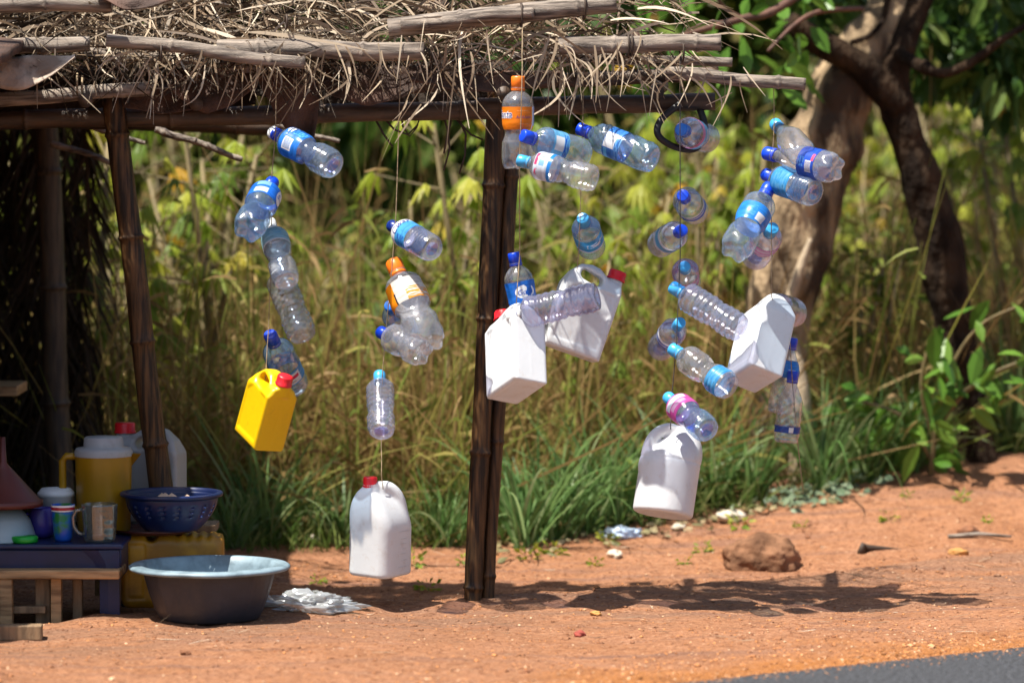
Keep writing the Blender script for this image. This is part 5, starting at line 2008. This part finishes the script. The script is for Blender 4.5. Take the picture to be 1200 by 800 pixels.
# --- small weeds on the bare dirt
WE = []
for k in range(3):
    mb = MB()
    for j in range(30):
        d = rnd_dir(.05, .9)
        lanceleaf(mb, Vector((0, 0, .0)) + d * R.uniform(0, .04), d, R.uniform(.014, .034), R.uniform(.007, .013), d.orthogonal(), .2, .3)
    WE.append(mb.mesh('weed', False))
    WE[-1].materials.append(M['cassava'])
for i, (px, py, s, lab) in enumerate((
        (502, 692, 1.1, 'small weed with few leaves on the dirt left of the brown post foot'), (484, 664, 1.3, 'dense little weed touching the right side of the red-capped jug'),
        (545, 662, .9, 'weed close to the left side of the brown post'), (697, 662, .8, 'thin weed on bare dirt right of the brown post'),
        (712, 637, 1.0, 'weed just below the pale blue plastic scrap'), (824, 646, 1.0, 'upright weed to the left of the big brown clod'),
        (802, 661, .7, 'flat pale weed between the upright weed and the canister shadows'), (866, 618, 1.1, 'bright weed above the big brown clod'),
        (1042, 611, 1.0, 'bright yellow-green weed on the bank right of the clod'), (940, 617, .7, 'low weed just right of the top of the clod'),
        (1128, 585, .8, 'weed on the open bank above the rust brown stone'), (1157, 612, .6, 'small weed on the bank right of the rust brown stone'),
        (1063, 582, .7, 'flat weed high on the bank below the sapling'), (618, 655, 1.3, 'dense weed at the grass edge right of the brown post'),
        (648, 650, 1.1, 'weed with spreading leaves at the grass edge below the tilted canister'), (372, 682, .7, 'tiny weed on the dirt left of the red-capped jug'))):
    o = link('weed', WE[i % 3], None)
    o.location = GP(px, py) - Vector((0, 0, .004))
    o.rotation_euler = (0, 0, R.uniform(0, 6.28))
    o.scale = (s, s, s * 1.2)
    tag(o, lab, 'weed', 'weeds on the bare dirt')
# --- pale rounded leaves lying along the grass edge
mb = MB()
for i in range(150):
    px = R.uniform(560, 1010)
    py = np.interp(px, [560, 700, 860, 1010], [652, 630, 604, 571]) + R.gauss(0, 7)
    q = GP(px, py)
    d = rnd_dir(-.1, .5)
    lanceleaf(mb, q + Vector((0, 0, .012)), d, R.uniform(.025, .06), R.uniform(.012, .024), d.orthogonal(), .25, .3)
M['fallen'] = leaf_mat('fallen_leaf', [(0, (0.16, 0.16, 0.07)), (.5, (0.28, 0.24, 0.12)), (.8, (0.40, 0.32, 0.19)), (1, (0.30, 0.16, 0.07))], .25, .6)
o = mb.build('fallen_leaves', M['fallen'], None, False)
o['kind'] = 'stuff'
o['label'] = 'pale leaves lying along the edge of the grass'
# --- a creeping grey-green plant at the foot of the pale trunk
cp = empty('creeping_plant', GP(955, 588))
tag(cp, 'low grey-green creeping plant at the grass edge below the pale trunk', 'plant')
M['greyleaf'] = leaf_mat('grey_green_leaf', [(0, (0.10, 0.16, 0.09)), (1, (0.26, 0.32, 0.20))], .3, .5)
mb = MB()
for j in range(110):
    x = R.gauss(0, .11)
    d = rnd_dir(.0, .7)
    yy = R.gauss(.05, .06) + x * .5
    z = ground_h(cp.location.x + x, cp.location.y + yy) - cp.location.z
    lanceleaf(mb, Vector((x, yy, z + R.uniform(0, .05))), d, R.uniform(.03, .055), R.uniform(.022, .036), d.orthogonal(), .15, .3)
mb.build('foliage', M['greyleaf'], cp, False)

# --- the pale leaning trunk
def limb(mb, pts, n=40, seg=16, rough=.16, rs=5, seed=0):
    """pts: (px, py, Y, half width in px)"""
    raw = []
    for (x, y, Y, w) in pts:
        q = P(x, y, Y)
        raw.append((q.x, q.y, q.z, w * PXM(Y)))
    sp = spline(raw, n)
    mb.tube([Vector(s[:3]) for s in sp], [s[3] for s in sp], seg, True, rough, seed, rs)


def leafy_crown(mb, centre, rad, n, size, sq=(1, 1, .8), clump=9, leaf='lance'):
    cs = []
    for _ in range(clump):
        d = rnd_dir()
        cs.append((Vector((d.x * sq[0], d.y * sq[1], d.z * sq[2])) * rad * R.uniform(.35, 1), rad * R.uniform(.22, .5)))
    for _ in range(n):
        c, r = R.choice(cs)
        d = rnd_dir()
        p = centre + c + d * r * R.uniform(.5, 1) ** .6
        dd = (d + rnd_dir() * .8 + Vector((0, 0, -.5))).normalized()
        L = size * R.uniform(.6, 1.25)
        lanceleaf(mb, p, dd, L, L * R.uniform(.35, .55), rnd_dir(), .25, .25)


t = empty('leaning_tree', GP(912, 566))
tag(t, 'thick pale tree trunk leaning right behind the rightmost bottles', 'tree')
b0 = t.location.y + .15
TI = Matrix.Translation(-t.location)
mb = MB()
limb(mb, [(908, 585, b0, 40), (908, 540, b0, 34), (906, 460, b0 + .0, 33), (912, 380, b0 + .02, 37), (928, 300, b0 + .05, 42), (955, 200, b0 + .1, 44), (985, 110, b0 + .15, 42), (1030, 40, b0 + .2, 34), (1070, -40, b0 + .25, 30), (1130, -180, b0 + .3, 26), (1170, -360, b0 + .4, 14)], 130, 40, .22, 7, 1)
tr = mb.mesh('trunk')
tr.transform(TI)
o = link('trunk', tr, M['bark_pale'], t)
mb = MB()
limb(mb, [(915, 440, b0 - .10, 8), (922, 370, b0 - .115, 7), (936, 320, b0 - .12, 6), (950, 280, b0 - .10, 3)], 16, 8, .1)
limb(mb, [(940, 575, b0 - .11, 17), (938, 500, b0 - .12, 16), (932, 440, b0 - .105, 13), (926, 395, b0 - .06, 8)], 20, 10, .15)
me = mb.mesh('root')
me.transform(TI)
M['bark_white'] = mat('peeled_bark', (0.38, 0.29, 0.19), 0.8, 0.2, 7, 0.6, 25)
link('climbing_root', me, M['bark_white'], t)
mb = MB()
leafy_crown(mb, P(1180, -420, b0 + .4), .9, 1500, .12)
me = mb.mesh('crown', False)
me.transform(TI)
link('crown', me, M['woods'], t)

# --- the dark forked tree in front of the wood
t = empty('forked_tree', GP(1146, 545))
tag(t, 'dark forked tree with a sawn-off limb at the right edge of the grass', 'tree')
b0 = t.location.y + .1
TI = Matrix.Translation(-t.location)
mb = MB()
limb(mb, [(1148, 560, b0, 26), (1142, 510, b0, 22), (1128, 440, b0, 22), (1115, 370, b0, 24), (1103, 300, b0, 27), (1085, 225, b0, 25), (1062, 160, b0, 22), (1046, 105, b0, 22), (1056, 60, b0, 17), (1076, 5, b0 + .05, 15), (1095, -70, b0 + .1, 14), (1100, -220, b0 + .3, 12), (1080, -380, b0 + .5, 8)], 80, 18, .2, 6, 4)
limb(mb, [(1052, 128, b0 - .02, 18), (1020, 88, b0 - .06, 17), (985, 62, b0 - .1, 16), (952, 46, b0 - .14, 15), (925, 24, b0 - .18, 12)], 30, 14, .18, 7, 9)
limb(mb, [(1050, 60, b0 - .02, 9), (1068, 72, b0 - .12, 8), (1086, 80, b0 - .2, 9)], 12, 10, .15, 8, 3)
limb(mb, [(1082, 80, b0 - .19, 6), (1105, 86, b0 - .22, 6), (1130, 78, b0 - .24, 5.5), (1160, 58, b0 - .26, 5), (1182, 42, b0 - .26, 4), (1240, 10, b0 - .2, 4)], 24, 10, .1, 8, 5)
limb(mb, [(998, 50, b0 - .1, 3.5), (1022, 40, b0 - .05, 3.5), (1036, 18, b0, 4), (1042, -20, b0 + .05, 4)], 16, 8, .1, 8, 6)
limb(mb, [(1030, 470, b0 - .05, 2.5), (1000, 500, b0 - .1, 3), (960, 540, b0 - .15, 3), (1148, 545, b0, 5)], 16, 6, .1, 8, 6)
me = mb.mesh('trunk')
me.transform(TI)
link('trunk', me, M['bark_dark'], t)
mb = MB()
leafy_crown(mb, P(1120, -330, b0 + .5), 1.0, 2600, .13, (1.3, 1, .7), 14)
leafy_crown(mb, P(1150, 30, b0 + .5), .34, 420, .12, (1.1, 1, .8), 10)
leafy_crown(mb, P(990, 10, b0 + .4), .22, 160, .10, (1.6, 1, .7), 8)
me = mb.mesh('crown', False)
me.transform(TI)
link('crown', me, M['woods'], t)
# --- leafy branch reaching in from the right over the end of the roof
br = empty('leafy_branch', P(905, 10, 1.6))
tag(br, 'reddish branch with sunlit leaves above the right end of the roof', 'branch')
TI = Matrix.Translation(-br.location)
mb = MB()
limb(mb, [(1010, -60, 1.9, 6), (912, 10, 1.6, 5), (870, 22, 1.5, 4.5), (820, 36, 1.4, 3.5), (790, 44, 1.3, 2)], 24, 8, .15, 8, 2)
limb(mb, [(870, 22, 1.5, 2.5), (845, 5, 1.45, 2), (830, -30, 1.4, 2)], 10, 6, .1)
limb(mb, [(1012, 10, 1.9, 3), (960, 14, 1.7, 3), (930, 30, 1.6, 2.5), (900, 60, 1.5, 2)], 14, 6, .1)
me = mb.mesh('limb')
me.transform(TI)
link('limb', me, mat('reddish_twig', (0.11, 0.05, 0.033), .7, .3, 20), br)
mb = MB()
for i in range(105):
    x, y = R.uniform(740, 960), R.uniform(-60, 110)
    if y > 60 and R.random() < .4:
        continue
    p = P(x, y, R.uniform(1.4, 2.2))
    d = (rnd_dir(-.9, .2) + Vector((0, -.3, -.3)))
    L = R.uniform(.07, .12)
    lanceleaf(mb, p, d, L, L * .55, rnd_dir(), .2, .3)
me = mb.mesh('foliage', False)
me.transform(TI)
link('foliage', me, M['broad'], br)

# --- broad-leaved sapling at the right
sp_ = empty('broadleaf_sapling', GP(1090, 556))
tag(sp_, 'bright green broad-leaved sapling in front of the dark forked trunk', 'sapling')
TI = Matrix.Translation(-sp_.location)
b0 = sp_.location.y
mb, ml = MB(), MB()
for pts in ([(1090, 560), (1100, 480), (1120, 420), (1150, 380), (1190, 360)], [(1092, 540), (1060, 490), (1010, 470)], [(1100, 500), (1130, 460), (1180, 430), (1220, 420)], [(1095, 520), (1080, 450), (1095, 385)]):
    limb(mb, [(x, y, b0 - .04 * i, 3.2 - .5 * i) for i, (x, y) in enumerate(pts)], 14, 6, .05)
    for j in range(17):
        u = R.uniform(.25, 1)
        k = min(int(u * (len(pts) - 1)), len(pts) - 2)
        s = u * (len(pts) - 1) - k
        q = P(pts[k][0] * (1 - s) + pts[k + 1][0] * s + R.gauss(0, 9), pts[k][1] * (1 - s) + pts[k + 1][1] * s + R.gauss(0, 9), b0 - .05 * k + R.uniform(-.14, .10))
        d = Vector((R.uniform(-1, 1), R.uniform(-.8, .2), R.uniform(-.9, .3)))
        L = R.uniform(.07, .13)
        lanceleaf(ml, q, d, L, L * .5, Vector((R.uniform(-1, 1), R.uniform(-.3, .3), R.uniform(-.4, .4))), .25, .3)
for k in range(0, 34):
    q = P(R.uniform(985, 1120), R.uniform(455, 545), b0 + R.uniform(-.15, .2))
    d = Vector((R.uniform(-1, 1), R.uniform(-.8, .2), R.uniform(-.7, .5)))
    L = R.uniform(.07, .13)
    lanceleaf(ml, q, d, L, L * .5, rnd_dir(), .25, .3)
for me, nm, m_ in ((mb.mesh('stem'), 'stem', M['stem']), (ml.mesh('foliage', False), 'foliage', M['broad'])):
    me.transform(TI)
    link(nm, me, m_, sp_)

# --- trees of the wood behind, then the understorey that closes the view
TR = []
for k in range(4):
    mb, mt = MB(), MB()
    mt.tube([Vector((0, 0, -.2)), Vector((.05, 0, 1.0)), Vector((.0, .05, 2.2)), Vector((.1, 0, 3.2))], [.12, .09, .07, .03], 10, True, .2, k)
    for j in range(6):
        d = rnd_dir(.1, .7)
        z = R.uniform(.8, 2.8)
        mt.tube([Vector((.03, 0, z)), Vector((.03, 0, z)) + d * .6, Vector((.03, 0, z)) + d * 1.1 + Vector((0, 0, .2))], [.04, .025, .01], 6)
    leafy_crown(mb, Vector((0, 0, 2.2)), 1.5, 3600, .17, (1, 1, 1.0), 26)
    TR.append((mb.mesh('crown', False), mt.mesh('trunk')))
    TR[-1][0].materials.append(M['woods'])
    TR[-1][1].materials.append(M['bark_dark'])
for i in range(17):
    Y = (7.6, 9.6, 11.8)[i % 3] + R.uniform(-.5, .5)
    half = .155 * (12 + Y)
    x = -half + 2 * half * ((i // 3 + .5 + R.uniform(-.3, .3)) / 6)
    e = empty('woodland_tree', (x, Y, ground_h(x, Y)))
    e.rotation_euler = (0, 0, R.uniform(0, 6.28))
    s = R.uniform(.85, 1.2)
    e.scale = (s, s, s)
    tag(e, 'dark green leafy tree of the wood behind the shrubs', 'tree', 'trees of the wood behind')
    link('crown', TR[i % 4][0], None, e)
    link('trunk', TR[i % 4][1], None, e)
mb = MB()
for i in range(13000):
    Y = R.uniform(6.2, 9.5)
    half = .16 * (12 + Y)
    x = R.uniform(-half, half)
    z = ground_h(x, Y) + R.random() ** 1.1 * (1.75 + .5 * noise.noise((x, Y, 2)))
    d = (rnd_dir(-.7, .4) + Vector((0, -.3, 0)))
    L = R.uniform(.08, .2)
    lanceleaf(mb, Vector((x, Y, z)), d, L, L * .45, rnd_dir(), .25, .25)
M['under'] = leaf_mat('understorey_leaf', [(0, (0.05, 0.07, 0.015)), (.35, (0.11, 0.13, 0.025)), (.6, (0.19, 0.19, 0.04)), (.8, (0.25, 0.19, 0.06)), (.93, (0.24, 0.28, 0.04)), (1, (0.30, 0.18, 0.06))], .42, .5)
o = mb.build('understorey', M['under'], None, False)
o['kind'] = 'stuff'
o['label'] = 'leafy understorey at the foot of the wood'
# far side: wooded slope
mb = MB()
for i in range(15000):
    Y = R.uniform(13, 30)
    half = .42 * (12 + Y)
    x = R.uniform(-half, half)
    z = ground_h(x, Y) + R.random() * 3.2
    d = rnd_dir()
    L = R.uniform(.25, .6)
    lanceleaf(mb, Vector((x, Y, z)), d, L, L * .5, rnd_dir(), .25, .25)
o = mb.build('far_wood', M['woods'], None, False)
o['kind'] = 'stuff'
o['label'] = 'wooded slope far behind, seen only in gaps'
